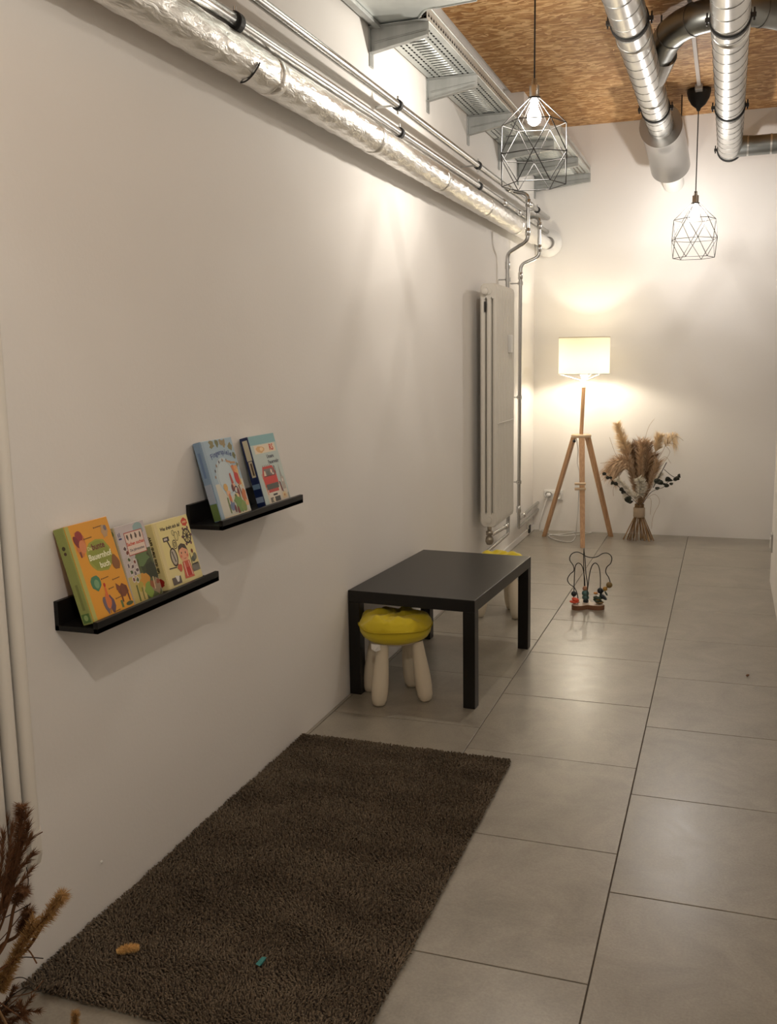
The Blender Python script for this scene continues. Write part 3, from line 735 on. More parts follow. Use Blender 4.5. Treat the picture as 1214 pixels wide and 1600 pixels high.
A.blob(.066, .030, .018, rgb(110, 96, 108), 8, 12, .25, .7, 1.2); A.blob(.086, .026, .016, rgb(96, 74, 92), 12, 12, .25, .7, 1.3); A.blob(.076, .036, .014, rgb(208, 116, 56), 2, 12, .2, .7, 1.5); A.poly([(.072, .046), (.082, .046), (.081, .072), (.076, .074)], rgb(220, 110, 50)); A.ell(.079, .075, .004, .005, rgb(190, 44, 32)); A.line([(.076, .018), (.072, .006)], .002, rgb(120, 70, 30)); A.line([(.082, .018), (.084, .006)], .002, rgb(120, 70, 30))
A.blob(.142, .048, .019, rgb(122, 66, 34), 3, 12, .2, 1.0, .8); A.poly([(.126, .058), (.134, .060), (.132, .020), (.127, .020)], rgb(110, 56, 30)); A.poly([(.150, .058), (.157, .056), (.158, .018), (.153, .018)], rgb(110, 56, 30)); A.poly([(.120, .070), (.134, .058), (.126, .046), (.117, .054)], rgb(128, 70, 36))
A.ell(.150, .012, .014, .005, rgb(70, 84, 46)); A.rect(.118, .008, .126, .026, rgb(96, 116, 62))
A.blob(.146, .118, .017, rgb(140, 88, 40), 6, 12, .25, .8, 1.1); A.blob(.140, .198, .013, rgb(188, 152, 110), 15, 12, .25, .9, 1.2); A.ell(.146, .206, .006, .007, rgb(120, 110, 120))
for (u, v, l) in ((.062, .192, .026), (.108, .212, .026), (.078, .090, .024), (.118, .080, .024), (.094, .062, .016), (.108, .034, .018), (.090, .006, .018)):
    A.line([(u, v), (u + l, v + .001)], .0022, rgb(120, 84, 30)); A.ell(u - .003, v, .002, .002, rgb(90, 60, 24), 0, 8)
A.build('cover_print', b)
A = Art('spine'); A.rect(.004, .004, T - .004, .026, rgb(84, 118, 58)); A.ell(T / 2, .016, .006, .007, rgb(150, 176, 110)); A.rect(.010, .034, .017, .096, rgb(126, 134, 72)); A.ell(T / 2, .184, .005, .005, rgb(70, 66, 44)); A.ell(T / 2, .171, .004, .004, rgb(80, 60, 44)); A.build('spine_print', b)
# --- search and find book
W, H, T = .130, .200, .020
b = book(1.968, Z2, W, H, T, .25, 'grey-green seek and find book in the middle of the lower ledge', rgb(196, 186, 182), rgb(178, 168, 138), xb=.069)
A = Art()
A.rect(.005, .12, W - .002, H - .002, rgb(200, 190, 190)); A.rect(.058, .002, W - .002, .128, rgb(84, 92, 52)); A.rect(.005, .002, .062, .07, rgb(196, 178, 110))
A.blob(.10, .182, .020, rgb(150, 176, 176), 3, 12, .2); A.ell(.094, .090, .026, .034, rgb(58, 66, 36)); A.blob(.085, .112, .026, rgb(98, 122, 74), 21); A.blob(.112, .070, .024, rgb(46, 52, 30), 22); A.blob(.068, .052, .020, rgb(206, 146, 52), 23); A.blob(.080, .024, .018, rgb(132, 158, 66), 24)
A.blob(.112, .026, .018, rgb(150, 128, 100), 25); A.blob(.098, .034, .010, rgb(150, 84, 48), 26); A.blob(.122, .036, .007, rgb(140, 66, 44), 27); A.line([(.103, .02), (.106, .052)], .004, rgb(214, 190, 150)); A.blob(.046, .040, .014, rgb(180, 164, 70), 28)
A.line([(.030, .004), (.030, .046)], .006, rgb(96, 104, 44)); A.line([(.048, .004), (.049, .036)], .005, rgb(120, 116, 56))
for k, (u, v) in enumerate(((.024, .142), (.030, .130), (.028, .112), (.020, .098), (.035, .094), (.048, .104), (.024, .080), (.038, .076), (.050, .082), (.026, .062), (.040, .058))):
    A.ell(u, v, .0065, .0085, rgb(214, 204, 196)); A.blob(u, v, .0052, (rgb(92, 70, 76), rgb(120, 60, 44), rgb(74, 92, 50), rgb(110, 96, 104))[k % 4], 40 + k, 8, .4)
A.rect(.034, .120, .112, .180, rgb(176, 66, 52)); A.rect(.036, .122, .110, .178, rgb(226, 206, 190))
for k, u in enumerate((.046, .062, .080, .099)): A.blob(u, .167, .006, rgb(92, 74, 66), 60 + k, 8, .4, .7, 1.2)
A.text('Sachen suchen', .073, .149, .0125, rgb(206, 74, 50), .0004); A.text('Die Jahreszeiten', .073, .133, .0095, rgb(70, 64, 80), .0002)
A.rect(.010, .166, .022, .170, rgb(60, 60, 110)); A.rect(.010, .173, .013, .182, rgb(92, 90, 130)); A.rect(.016, .173, .019, .184, rgb(92, 90, 130))
A.build('cover_print', b)
A = Art('spine'); A.rect(.002, .002, T - .002, .024, rgb(30, 40, 62)); A.rect(.003, .026, T - .003, .090, rgb(178, 122, 92)); A.line([(.010, .105), (.010, .165)], .005, rgb(92, 82, 74)); A.ell(.010, .185, .007, .008, rgb(96, 116, 72)); A.build('spine_print', b)
# --- cream book
W, H, T = .172, .180, .038
b = book(2.118, Z2, W, H, T, .245, 'cream square book with cartoon child, wheels and whisk at the lower ledge end', rgb(226, 212, 152), rgb(222, 208, 148), xb=.058)
A = Art(); ol = rgb(58, 46, 40)
A.rect(.02, .06, W - .002, H - .003, rgb(230, 216, 150)); A.rect(.004, .002, .020, H - .002, rgb(224, 208, 152))
A.text('Was dreht sich da?', .078, .158, .0125, rgb(66, 54, 40), .0006); A.blob(.150, .161, .015, rgb(204, 70, 46), 31, 14, .2, 1.1, .75); A.text('HABA', .150, .161, .0075, rgb(236, 200, 150), .0003)
A.ring(.146, .122, .020, .022, .005, ol); [A.line([(.146, .122), (.146 + .017 * math.cos(q), .122 + .019 * math.sin(q))], .003, ol) for q in [i * PI / 5 for i in range(10)]]; A.ell(.146, .122, .005, .005, ol)
[A.blob(.146 + .023 * math.cos(q), .122 + .025 * math.sin(q), .0045, rgb(110, 66, 72), 70 + i, 7, .2) for i, q in enumerate([j * PI / 3 for j in range(6)])]
A.ring(.060, .078, .017, .026, .0045, ol); A.ell(.060, .078, .0125, .021, rgb(186, 176, 160)); A.line([(.056, .094), (.063, .064)], .004, ol); A.line([(.056, .104), (.046, .128)], .005, ol); A.rect(.030, .124, .058, .136, ol); A.rect(.034, .127, .050, .133, rgb(200, 190, 180))
A.ring(.078, .110, .010, .013, .0025, ol); A.ring(.078, .110, .005, .007, .002, ol); A.ring(.094, .130, .009, .013, .0016, ol); A.ring(.083, .141, .006, .008, .0016, ol); A.text('?', .110, .134, .020, ol, .0006)
A.ell(.108, .080, .023, .024, rgb(232, 168, 134)); A.poly([(.084, .084), (.090, .102), (.106, .108), (.124, .102), (.132, .082), (.126, .088), (.108, .096), (.092, .092)], rgb(74, 62, 54)); A.ell(.098, .082, .0022, .003, ol); A.ell(.117, .080, .0022, .003, ol); A.ell(.093, .073, .005, .004, rgb(222, 122, 96)); A.ell(.124, .071, .005, .004, rgb(222, 122, 96)); A.line([(.103, .066), (.109, .064), (.115, .066)], .0016, rgb(160, 60, 50))
A.poly([(.086, .012), (.132, .010), (.126, .058), (.092, .058)], rgb(206, 92, 72)); A.rect(.100, .016, .124, .040, rgb(190, 52, 40)); A.line([(.098, .056), (.100, .016)], .004, rgb(232, 190, 170)); A.line([(.120, .056), (.126, .016)], .004, rgb(232, 190, 170)); A.blob(.074, .046, .010, rgb(200, 96, 66), 33)
A.line([(.024, .052), (.060, .050)], .003, ol); A.rect(.024, .006, .066, .026, rgb(94, 84, 78)); A.poly([(.040, .030), (.060, .026), (.054, .012), (.046, .012)], rgb(226, 222, 214)); A.rect(.132, .022, .168, .040, rgb(120, 116, 108)); A.rect(.134, .040, .166, .044, rgb(66, 60, 54)); A.ell(.148, .056, .010, .008, rgb(90, 96, 84)); A.ell(.158, .062, .008, .010, rgb(120, 120, 104)); A.line([(.136, .046), (.136, .074)], .002, ol); A.ell(.150, .078, .005, .006, rgb(132, 70, 50))
A.build('cover_print', b)
A = Art('spine'); A.text('Was dreht sich da?', .018, .098, .013, rgb(66, 56, 44), .0005, -PI / 2); A.blob(.019, .022, .011, rgb(160, 46, 38), 31, 14, .2); A.build('spine_print', b)
# --- blue finger games book
W, H, T = .186, .236, .026
b = book(2.418, Z1, W, H, T, .262, 'pale blue finger play book leaning on the left half of the upper ledge', rgb(158, 182, 198), rgb(128, 154, 182))
A = Art()
A.rect(.02, .002, W - .002, .105, rgb(206, 204, 190)); A.rect(.004, .002, .018, H - .002, rgb(150, 172, 190)); A.ell(.095, .12, .055, .060, rgb(190, 204, 210)); A.ring(.095, .12, .050, .052, .004, rgb(166, 186, 196))
for k, (u, v, r) in enumerate(((.06, .222, .018), (.09, .226, .016), (.13, .22, .02), (.165, .21, .018), (.174, .18, .013), (.115, .224, .014), (.176, .15, .010))): A.blob(u, v, r * .7, (rgb(132, 124, 78), rgb(108, 110, 66), rgb(150, 132, 92))[k % 3], 80 + k, 12, .45)
for i, ch in enumerate('Fingerspiele'):
    q = (i - 5.5) / 5.5; A.text(ch, .098 + q * .056, .196 - q * q * .010, .022, rgb(70, 88, 140), .0006, -q * .25)
for i in range(7):
    q = PI * (.95 - i * .11); A.ell(.098 + .066 * math.cos(q), .118 + .054 * math.sin(q), .0035, .005, rgb(96, 90, 96) if i % 2 else rgb(150, 120, 96))
A.line([(.116, .168), (.142, .160), (.166, .158)], .006, rgb(188, 142, 96)); A.poly([(.134, .150), (.150, .152), (.172, .090), (.154, .086)], rgb(206, 120, 66)); A.blob(.152, .112, .016, rgb(196, 44, 34), 91, 12, .2, .8, 1.4); A.blob(.160, .136, .012, rgb(222, 160, 104), 92); A.line([(.165, .138), (.174, .080)], .005, rgb(226, 196, 130)); A.line([(.150, .088), (.158, .048)], .007, rgb(132, 84, 60))
A.poly([(.112, .128), (.120, .130), (.126, .098), (.112, .094)], rgb(176, 72, 56)); A.ell(.120, .086, .011, .011, rgb(226, 168, 134)); A.ell(.112, .084, .007, .012, rgb(104, 46, 50)); A.ring(.130, .076, .013, .012, .004, rgb(60, 58, 72)); A.ell(.139, .066, .007, .015, rgb(128, 46, 52)); A.blob(.122, .058, .012, rgb(226, 200, 150), 93)
A.ell(.072, .090, .012, .012, rgb(214, 168, 96)); A.blob(.078, .072, .011, rgb(226, 178, 142), 95); A.blob(.082, .056, .011, rgb(204, 120, 76), 96, 12, .2, .7, 1.5); A.blob(.084, .030, .016, rgb(98, 116, 152), 97); A.line([(.066, .060), (.066, .012)], .006, rgb(96, 124, 54)); A.blob(.126, .034, .026, rgb(112, 146, 74), 98, 16, .35); A.blob(.150, .022, .016, rgb(132, 152, 80), 99)
A.blob(.168, .052, .016, rgb(196, 112, 58), 100, 12, .3, .8, 1.5); A.blob(.172, .030, .010, rgb(222, 170, 120), 101); A.ell(.096, .022, .006, .012, rgb(110, 44, 60)); A.ell(.112, .014, .006, .013, rgb(126, 40, 50)); A.rect(.02, .002, .17, .006, rgb(220, 206, 176)); A.blob(.115, .060, .004, rgb(60, 62, 50), 102)
A.build('cover_print', b)
A = Art('spine'); A.rect(.001, .002, T - .001, .052, rgb(98, 122, 66)); A.rect(.001, .054, T - .001, .11, rgb(160, 172, 190)); A.line([(T / 2, .13), (T / 2, .205)], .008, rgb(104, 130, 168)); A.build('spine_print', b)
# --- fire engine book
W, H, T = .186, .226, .030
b = book(2.702, Z1, W, H, T, .255, 'light blue book with a red fire engine and dark blue spine on the upper ledge', rgb(176, 196, 196), rgb(24, 40, 84))
A = Art()
A.rect(.004, .002, W - .002, H - .002, rgb(186, 200, 196)); A.rect(.004, .196, W - .002, H - .001, rgb(128, 176, 182)); A.rect(.03, .002, W - .01, .05, rgb(216, 206, 190))
A.rect(.024, .166, .170, .194, rgb(226, 210, 184)); A.blob(.062, .180, .016, rgb(214, 170, 112), 110, 14, .25, 1.6, .7); A.ell(.072, .180, .012, .006, rgb(236, 206, 160)); A.text('RS', .142, .180, .028, rgb(206, 58, 40), .001)
A.text('Unsere', .118, .152, .017, rgb(72, 78, 88), .0007); A.text('Feuerwehr', .132, .133, .017, rgb(72, 78, 88), .0007)
for k in range(5): A.line([(.046 + k * .014, .118), (.046 + k * .012 + .003, .127)], .004, rgb(136, 110, 104))
A.poly([(.032, .056), (.128, .056), (.128, .098), (.112, .122), (.044, .122), (.034, .1)], rgb(198, 60, 50)); A.poly([(.042, .090), (.120, .090), (.110, .114), (.048, .114)], rgb(120, 110, 108)); A.poly([(.042, .092), (.058, .092), (.056, .108), (.048, .108)], rgb(226, 206, 180)); A.poly([(.064, .092), (.086, .092), (.084, .106), (.066, .106)], rgb(96, 98, 90)); A.ell(.098, .104, .006, .007, rgb(232, 200, 176)); A.ell(.106, .094, .005, .005, rgb(226, 214, 200)); A.line([(.042, .090), (.118, .090)], .003, rgb(112, 40, 36))
A.rect(.032, .064, .128, .088, rgb(206, 54, 46)); A.rect(.040, .046, .124, .064, rgb(70, 74, 66)); A.rect(.046, .034, .118, .046, rgb(190, 60, 50)); A.rect(.040, .018, .124, .036, rgb(222, 212, 196)); A.rect(.070, .024, .100, .030, rgb(34, 30, 30)); A.rect(.044, .004, .066, .020, rgb(110, 104, 90)); A.rect(.076, .004, .114, .020, rgb(62, 60, 52)); A.rect(.060, .006, .074, .016, rgb(220, 206, 178)); A.ring(.124, .106, .006, .014, .003, rgb(72, 70, 66)); A.line([(.028, .10), (.040, .03)], .004, rgb(216, 120, 84))
A.poly([(.156, .124), (.164, .076), (.150, .076)], rgb(150, 150, 146)); A.rect(.148, .036, .172, .078, rgb(176, 168, 158)); A.ell(.160, .066, .005, .006, rgb(222, 214, 206)); A.poly([(.132, .066), (.142, .062), (.146, .030), (.136, .032)], rgb(140, 60, 58)); A.line([(.140, .06), (.146, .026)], .004, rgb(66, 60, 62)); A.blob(.148, .016, .014, rgb(222, 198, 152), 115, 12, .2, 1.2, .8); A.ell(.148, .017, .005, .004, rgb(190, 130, 84)); A.rect(.172, .002, .178, .022, rgb(150, 146, 130))
A.build('cover_print', b)
A = Art('spine'); A.rect(.004, .150, T - .008, .216, rgb(206, 200, 176)); A.rect(.006, .096, T - .010, .148, rgb(206, 196, 168)); A.line([(.012, .102), (.012, .142)], .006, rgb(92, 74, 56)); A.rect(.002, .058, T - .002, .074, rgb(110, 140, 170)); A.rect(.002, .014, T - .002, .032, rgb(140, 160, 190)); A.build('spine_print', b)

# ================================================================== TABLE AND STOOLS
t = thing('side_table', None, 'low black rectangular side table standing against the left wall', 'table', M=Matrix.Translation((.003, 3.590, 0)) @ Matrix.Rotation(math.radians(-3.1), 4, 'Z'))
TL, TW, TH = .90, .55, .448
MB().box((0, 0, TH - .050), (TW, TL, TH), bev=.0022).build('tabletop', M_table, t, world=False)
for x in (0, TW - .05):
    for y in (0, TL - .05): MB().box((x, y, 0), (x + .05, y + .05, TH - .0502), bev=.0015).build('leg', M_table, t, world=False)

def stool(c, feet, label, seed, seat_c, zt=.362):
    t = thing('child_stool', (c[0], c[1], 0), label, 'stool', 'yellow topped stools at the black table')
    cx, cy = seat_c; g = random.Random(seed); R = .163; SQ = .915
    n = 56; prof = [(0, zt - .006), (.05, zt - .003), (.09, zt - .003), (.125, zt - .009), (.148, zt - .022), (.160, zt - .040), (R + .003, zt - .050), (R, zt - .060), (.160, zt - .078), (.150, zt - .094), (.132, zt - .106), (.115, zt - .110), (.05, zt - .106), (0, zt - .106)]
    vs = []; fs = []
    P = [prof[0]] ;
    for a, b_ in zip(prof, prof[1:]):
        for k in range(1, 4): P.append((a[0] + (b_[0] - a[0]) * k / 3, a[1] + (b_[1] - a[1]) * k / 3))
    ph = [g.uniform(0, 6.28) for _ in range(8)]
    for (r, z) in P:
        for k in range(n):
            an = 2 * PI * k / n; x, y = r * SQ * math.cos(an), r * SQ * math.sin(an)
            wr = 0
            if z > zt - .05:
                wr = .0045 * math.sin(x * 70 + 2.2 * math.sin(y * 40 + ph[0]) + ph[1]) * math.sin(y * 34 + ph[2]) + .007 * max(0, math.sin(x * 38 - y * 52 + 1.5 * math.sin(x * 30) + ph[3])) ** 3 + .005 * math.sin(x * 17 + ph[4]) * math.cos(y * 14 + ph[5])
            rr = 1 + (.010 * math.sin(3 * an + ph[6]) + .008 * math.sin(7 * an + ph[7]))
            vs.append((cx + x * rr, cy + y * rr, z + 1.5 * wr * min(1, r / .03)))
    fs = [[i * n + k, (i + 1) * n + k, (i + 1) * n + (k + 1) % n, i * n + (k + 1) % n] for i in range(len(P) - 1) for k in range(n)]
    m = MB(); m.add(vs, fs, 0, True); cov = m.build('seat_cover', M_yellow, t)
    MB().tube([(cx + SQ * (R + .004) * (1 + .01 * math.sin(3 * a + ph[6]) + .008 * math.sin(7 * a + ph[7])) * math.cos(a), cy + SQ * (R + .004) * (1 + .01 * math.sin(3 * a + ph[6]) + .008 * math.sin(7 * a + ph[7])) * math.sin(a), zt - .051 + .003 * math.sin(4 * a)) for a in [2 * PI * i / 48 for i in range(48)]], .0028, 6, closed=True).build('seam_piping', M_yseam, cov)
    mb = MB(); mb.lathe([(0, 0), (.09, 0), (.105, .006), (.105, .02), (0, .022)], (cx, cy, zt - .121), (0, 0, 1), 32); mb.build('seat_base', M_cream, t)
    for f in feet:
        top = Vector((cx + (f[0] - cx) * .72, cy + (f[1] - cy) * .72, zt - .112)); bot = Vector((f[0], f[1], 0)); d = top - bot; L = d.length
        pr = [(0, 0), (.018, .0005), (.025, .006), (.031, .025), (.034, .06), (.034, .10), (.031, .15), (.027, .20), (.024, L)]
        mb = MB(); mb.lathe(pr, bot, d, 18); o = mb.build('leg', M_cream, t)
        for v in o.data.vertices:
            if v.co.z < 0.0005: v.co.z = 0.0
    return t
s1 = stool((.20, 3.62), [(.168, 3.49), (.335, 3.60), (.07, 3.645), (.225, 3.755)], 'low stool with wrinkled yellow cover and cream legs tucked under the near table end', 5, (.198, 3.622))
mb = MB(); mb.add([(.145, 3.476, .262), (.185, 3.468, .264), (.190, 3.462, .245), (.170, 3.460, .236), (.150, 3.466, .243)], [[0, 1, 2, 3, 4]]); mb.add([(.158, 3.467, .262), (.180, 3.464, .262), (.166, 3.452, .240)], [[0, 1, 2]]); mb.build('care_tag', M_white, s1)
FRl, FLl, BRl = at(808, 967, 2, 0), at(748, 964, 2, 0), at(799, 951, 2, 0); BLl = FLl + (BRl - FRl); SCt = (FLl + BRl) / 2
stool((SCt.x, SCt.y), [tuple(p)[:2] for p in (FRl, FLl, BRl, BLl)], 'low yellow stool with cream legs mostly hidden behind the far table end', 11, ((FLl.x + FRl.x) / 2 - .012, SCt.y), zt=.33)

# ================================================================== RUG
RX0, RX1, RY0, RY1 = .004, .803, 1.567, 3.108
t = thing('rug', ((RX0 + RX1) / 2, (RY0 + RY1) / 2, 0), 'dark brown rectangular shaggy rug on the tiles along the left wall', 'rug')
MB().box((RX0 + .012, RY0 + .014, 0.0005), (RX1 - .012, RY1 - .012, .008), bev=.003).build('backing', mat('rug backing', (.045, .034, .025), .95), t)
rg = np.random.default_rng(5); st = .0058
gx, gy = np.meshgrid(np.arange(RX0 + .004, RX1 - .003, st), np.arange(RY0 + .004, RY1 - .003, st))
bx = gx.ravel() + rg.uniform(-.003, .003, gx.size); by = gy.ravel() + rg.uniform(-.003, .003, gx.size); N = bx.size
hh = rg.uniform(.010, .016, N); an = rg.uniform(0, 2 * PI, N); ln = rg.uniform(.002, .009, N)
sw = .006 * np.sin(bx * 21 + 3 * np.sin(by * 9)) * np.cos(by * 17 + 2 * np.sin(bx * 13))
tx = bx + np.cos(an) * ln + sw; ty = by + np.sin(an) * ln - .003 + sw * .8
ex = .012 * np.clip(np.minimum.reduce([bx - RX0, RX1 - bx, by - RY0, RY1 - by]) / .01, 0, 1)
hh = hh * (.45 + .55 * np.clip(ex / .012, 0, 1))
V = np.zeros((N, 7, 3)); rr = .0030; a2 = rg.uniform(0, 2 * PI, N)
for k in range(3):
    q = a2 + k * 2 * PI / 3
    V[:, k] = np.stack([bx + np.cos(q) * rr, by + np.sin(q) * rr, np.full(N, .006)], 1)
    V[:, 3 + k] = np.stack([(bx + tx) / 2 + np.cos(q) * rr * .85, (by + ty) / 2 + np.sin(q) * rr * .85, .006 + hh * .75], 1)
V[:, 6] = np.stack([tx, ty, .004 + hh * .98], 1)
V[:, :, 0] = np.clip(V[:, :, 0], .0015, 9)
fq = []; ft = []
for k in range(3):
    l = (k + 1) % 3; fq.append([k, l, 3 + l, 3 + k]); ft.append([3 + k, 3 + l, 6])
base = (np.arange(N) * 7)[:, None]
loops = []; sizes = []
idx = np.concatenate([np.concatenate([(base + np.array(f)[None]) for f in fq], 1), np.concatenate([(base + np.array(f)[None]) for f in ft], 1)], 1)   # 12 + 9
me = bpy.data.meshes.new('pile'); me.vertices.add(N * 7); me.vertices.foreach_set('co', (V - np.array(t.matrix_basis.translation)[None, None]).astype(np.float32).ravel())
me.loops.add(N * 21); me.loops.foreach_set('vertex_index', idx.ravel().astype(np.int32))
me.polygons.add(N * 6); sz = np.tile(np.array([4, 4, 4, 3, 3, 3]), N); me.polygons.foreach_set('loop_start', np.concatenate([[0], np.cumsum(sz)[:-1]]).astype(np.int32))
me.update(calc_edges=True); me.validate(); me.materials.append(M_rug)
pile = bpy.data.objects.new('pile', me); COL.objects.link(pile); pile.parent = t; pile['kind'] = 'stuff'

# ================================================================== FLOOR LAMP
LC = Vector((.433, 7.277, 0))
t = thing('floor_lamp', LC, 'wooden tripod floor lamp with lit cream drum shade in the far corner', 'floor lamp')
hubz = .800
for k, f in enumerate(((.145, 7.365), (.497, 6.985), (.645, 7.485))):
    f = Vector((f[0], f[1], 0)); tp = Vector((LC.x + (f.x - LC.x) * .20, LC.y + (f.y - LC.y) * .20, hubz - .012))
    b = MB(); d = (tp - f).normalized(); sd = d.cross(Vector((0, 0, 1))).normalized(); fn = sd.cross(d)
    q = []
    for p, wd in ((f, .016), (tp, .021)):
        for s1_, s2_ in ((-1, -1), (1, -1), (1, 1), (-1, 1)):
            v = p + sd * s1_ * wd + fn * s2_ * .013; q.append(Vector((v.x, v.y, 0.0 if p is f else v.z)))
    b.add(q, [[3, 2, 1, 0], [4, 5, 6, 7], [0, 1, 5, 4], [1, 2, 6, 5], [2, 3, 7, 6], [3, 0, 4, 7]]); b.build('leg', M_wood, t)
b = MB(); b.lathe([(0, 0), (.071, 0), (.074, .003), (.074, .02), (.071, .023), (0, .023)], (LC.x, LC.y, hubz - .012), (0, 0, 1), 32); b.build('top_disc', M_woodl, t)
MB().lathe([(0, 0), (.011, 0), (.011, .02), (0, .02)], (LC.x - .045, LC.y - .062, hubz - .035), (.4, -1, 0), 12).build('wing_screw', M_blackm, t)
SC = Vector((.447, 7.27, 0))
MB().tube([(LC.x, LC.y, hubz), (SC.x, SC.y, 1.165)], .0145, 16).build('pole', M_wood, t)
MB().tube([(SC.x, SC.y, 1.160), (SC.x, SC.y, 1.205)], .020, 18).build('socket', M_white, t)
sh = MB(); sh.lathe([(.186, 1.262), (.186, 1.527)], (SC.x, SC.y, 0), (0, 0, 1), 64); shd = sh.build('shade', M_shade, t)
MB().tube([(SC.x + .186 * math.cos(a), SC.y + .186 * math.sin(a), 1.262) for a in [2 * PI * i / 48 for i in range(48)]], .0032, 6, closed=True).build('shade_ring', M_white, shd)
MB().tube([(SC.x + .186 * math.cos(a), SC.y + .186 * math.sin(a), 1.527) for a in [2 * PI * i / 48 for i in range(48)]], .0032, 6, closed=True).build('shade_ring', mat('shade hem', (.62, .54, .42), .8), shd)
for k in range(3):
    a = .33 + PI + k * 2 * PI / 3
    MB().tube([(SC.x + .02 * math.cos(a), SC.y + .02 * math.sin(a), 1.212), (SC.x + .186 * math.cos(a), SC.y + .186 * math.sin(a), 1.262)], .004, 8).build('shade_spoke', M_white, shd)
MB().lathe([(.03, -.006), (.03, .006)], (SC.x, SC.y, 1.21), (0, 0, 1), 20).build('shade_fitting', M_white, shd)
b = MB(); b.lathe([(.013, 0), (.015, .02), (.028, .05), (.032, .075), (.024, .098), (0, .108)], (SC.x, SC.y, 1.205), (0, 0, 1), 20); b.build('bulb', M_bulb, t)
lamp_light('bulb_light', (SC.x, SC.y, 1.33), L_WATT, (1.0, .90, .74), .03, t)
for zz in (.345, .372):
    MB().tube([at(898, 764 if zz < .36 else 756, 1, 7.05), at(915, 764 if zz < .36 else 756, 1, 7.05)], .010, 10).build('cord_peg', M_woodl, t)
cpts = [Vector((LC.x - .03, LC.y - .03, hubz - .02)), at(903, 705, 1, 7.25), at(902, 722, 1, 7.25), at(906, 745, 1, 7.18), at(904, 775, 1, 7.2), at(903, 800, 1, 7.22), at(901, 820, 1, 7.25), at(899, 838, 2, .006), at(893, 846, 2, .005), at(880, 846, 2, .005), at(862, 841, 2, .005), at(858, 836, 2, .005), at(875, 835, 2, .005), at(890, 833, 2, .005), at(903, 831, 2, .005), at(924, 832, 2, .005), at(905, 835, 2, .008), at(880, 837, 2, .008), at(862, 835, 2, .006), at(848, 830, 2, .006), at(843, 828, 2, .006), at(844, 815, 1, 7.55), at(849, 795, 1, 7.58), at(855, 778, 1, 7.60)]
MB().tube(bez(cpts, 6), .0038, 6).build('power_cord', M_white, t)
OP = at(858, 773, 1, YB)
MB().lathe([(.019, 0), (.019, .016), (.013, .03), (.006, .036), (0, .037)], (OP.x, YB - .014, OP.z), (0, -1, 0), 18).build('power_plug', M_white, t)
t = thing('power_outlet', (OP.x, YB, OP.z), 'double white power outlet on the back wall behind the floor lamp', 'outlet')
oz = OP.z
MB().box((OP.x - .04, YB - .010, oz - .04), (OP.x + .112, YB, oz + .04), bev=.003).build('cover_frame', M_white, t)
for dx in (0, .071):
    MB().lathe([(.030, .012), (.030, .002), (.022, .002), (.021, -.0), (0, -.0)], (OP.x + dx, YB - .0105, oz), (0, -1, 0), 24).build('socket_insert', M_white, t)
OL = at(824, 826, 0, .0)
t = thing('cable_outlet', (0, OL.y, .03), 'tiny dark cable outlet low on the left wall near the back corner', 'outlet')
MB().box((0.012, OL.y - .03, .012), (.022, OL.y + .03, .075), bev=.002).build('dark_slot', M_black, t); MB().box((0, OL.y - .035, .046), (.018, OL.y + .035, .085), bev=.002).build('white_cap', M_white, t)
RS = at(1207, 848, 0, XR)
t = thing('wall_socket', (XR, RS.y, RS.z), 'small socket plate at the edge of the right wall above the floor', 'outlet')
MB().box((XR - .010, RS.y - .04, RS.z - .055), (XR, RS.y + .04, RS.z + .055), bev=.003).build('cover_frame', mat('grey socket plate', (.42, .40, .37), .5), t)
MB().box((XR - .014, RS.y - .025, RS.z - .03), (XR - .009, RS.y + .025, RS.z + .03), bev=.002).build('socket_insert', M_white, t)

# ================================================================== BEAD MAZE TOY
YT = 5.27
tp = lambda x, y, Y=YT: at(860 + x / 10.117, 840 + y / 10.117, 1, Y)
bc = Vector((.755, 5.275, 0))
t = thing('bead_maze_toy', bc, 'wooden bead maze toy with black wire loops standing on the tiles', 'toy')
out = []
for i in range(60):
    a = 2 * PI * i / 60
    r = .070 + .030 * math.cos(3 * (a - PI / 2 - .35)) + .006 * math.cos(a)
    out.append((bc.x + 1.0 * r * math.cos(a), bc.y + 1.0 * r * math.sin(a)))
MB().prism(out, 0, .024).build('base', M_woodd, t)
ins = [(bc.x + (p[0] - bc.x) * .94, bc.y + (p[1] - bc.y) * .94) for p in out]
MB().prism(ins, .024, .0255).build('base_top', mat('pale toy wood', (.60, .50, .40), .45), t)
def wire(pts, r=.0026): MB().tube(bez(pts, 10), r, 8).build('wire_loop', M_blackm, t)
zb = .024
def tz(x, y, Y=YT): return tp(x, y, Y)
def foot(x, Y): p = tp(x, 1000, Y); return Vector((p.x, Y, zb))
wire([foot(435, 5.25), tz(430, 920, 5.25), tz(385, 800, 5.25), tz(300, 730, 5.25), tz(270, 660, 5.25), tz(310, 580, 5.25), tz(370, 520, 5.25), tz(360, 440, 5.25), tz(305, 350, 5.25), tz(330, 265, 5.25), tz(410, 228, 5.25), tz(490, 250, 5.25), tz(560, 295, 5.25), tz(650, 315, 5.25), tz(740, 300, 5.25), tz(830, 250, 5.25), tz(910, 250, 5.25), tz(968, 310, 5.25), tz(955, 400, 5.25), tz(890, 470, 5.25), tz(875, 550, 5.25), tz(920, 630, 5.25), tz(942, 700, 5.25), tz(930, 750, 5.25), tz(860, 820, 5.26), tz(800, 900, 5.27), foot(770, 5.27)])
wire([foot(372, 5.24), tz(372, 860, 5.24), tz(378, 640, 5.25), tz(392, 460, 5.26), tz(440, 403, 5.27), tz(500, 450, 5.28), tz(535, 600, 5.29), tz(545, 760, 5.30), foot(547, 5.30)])
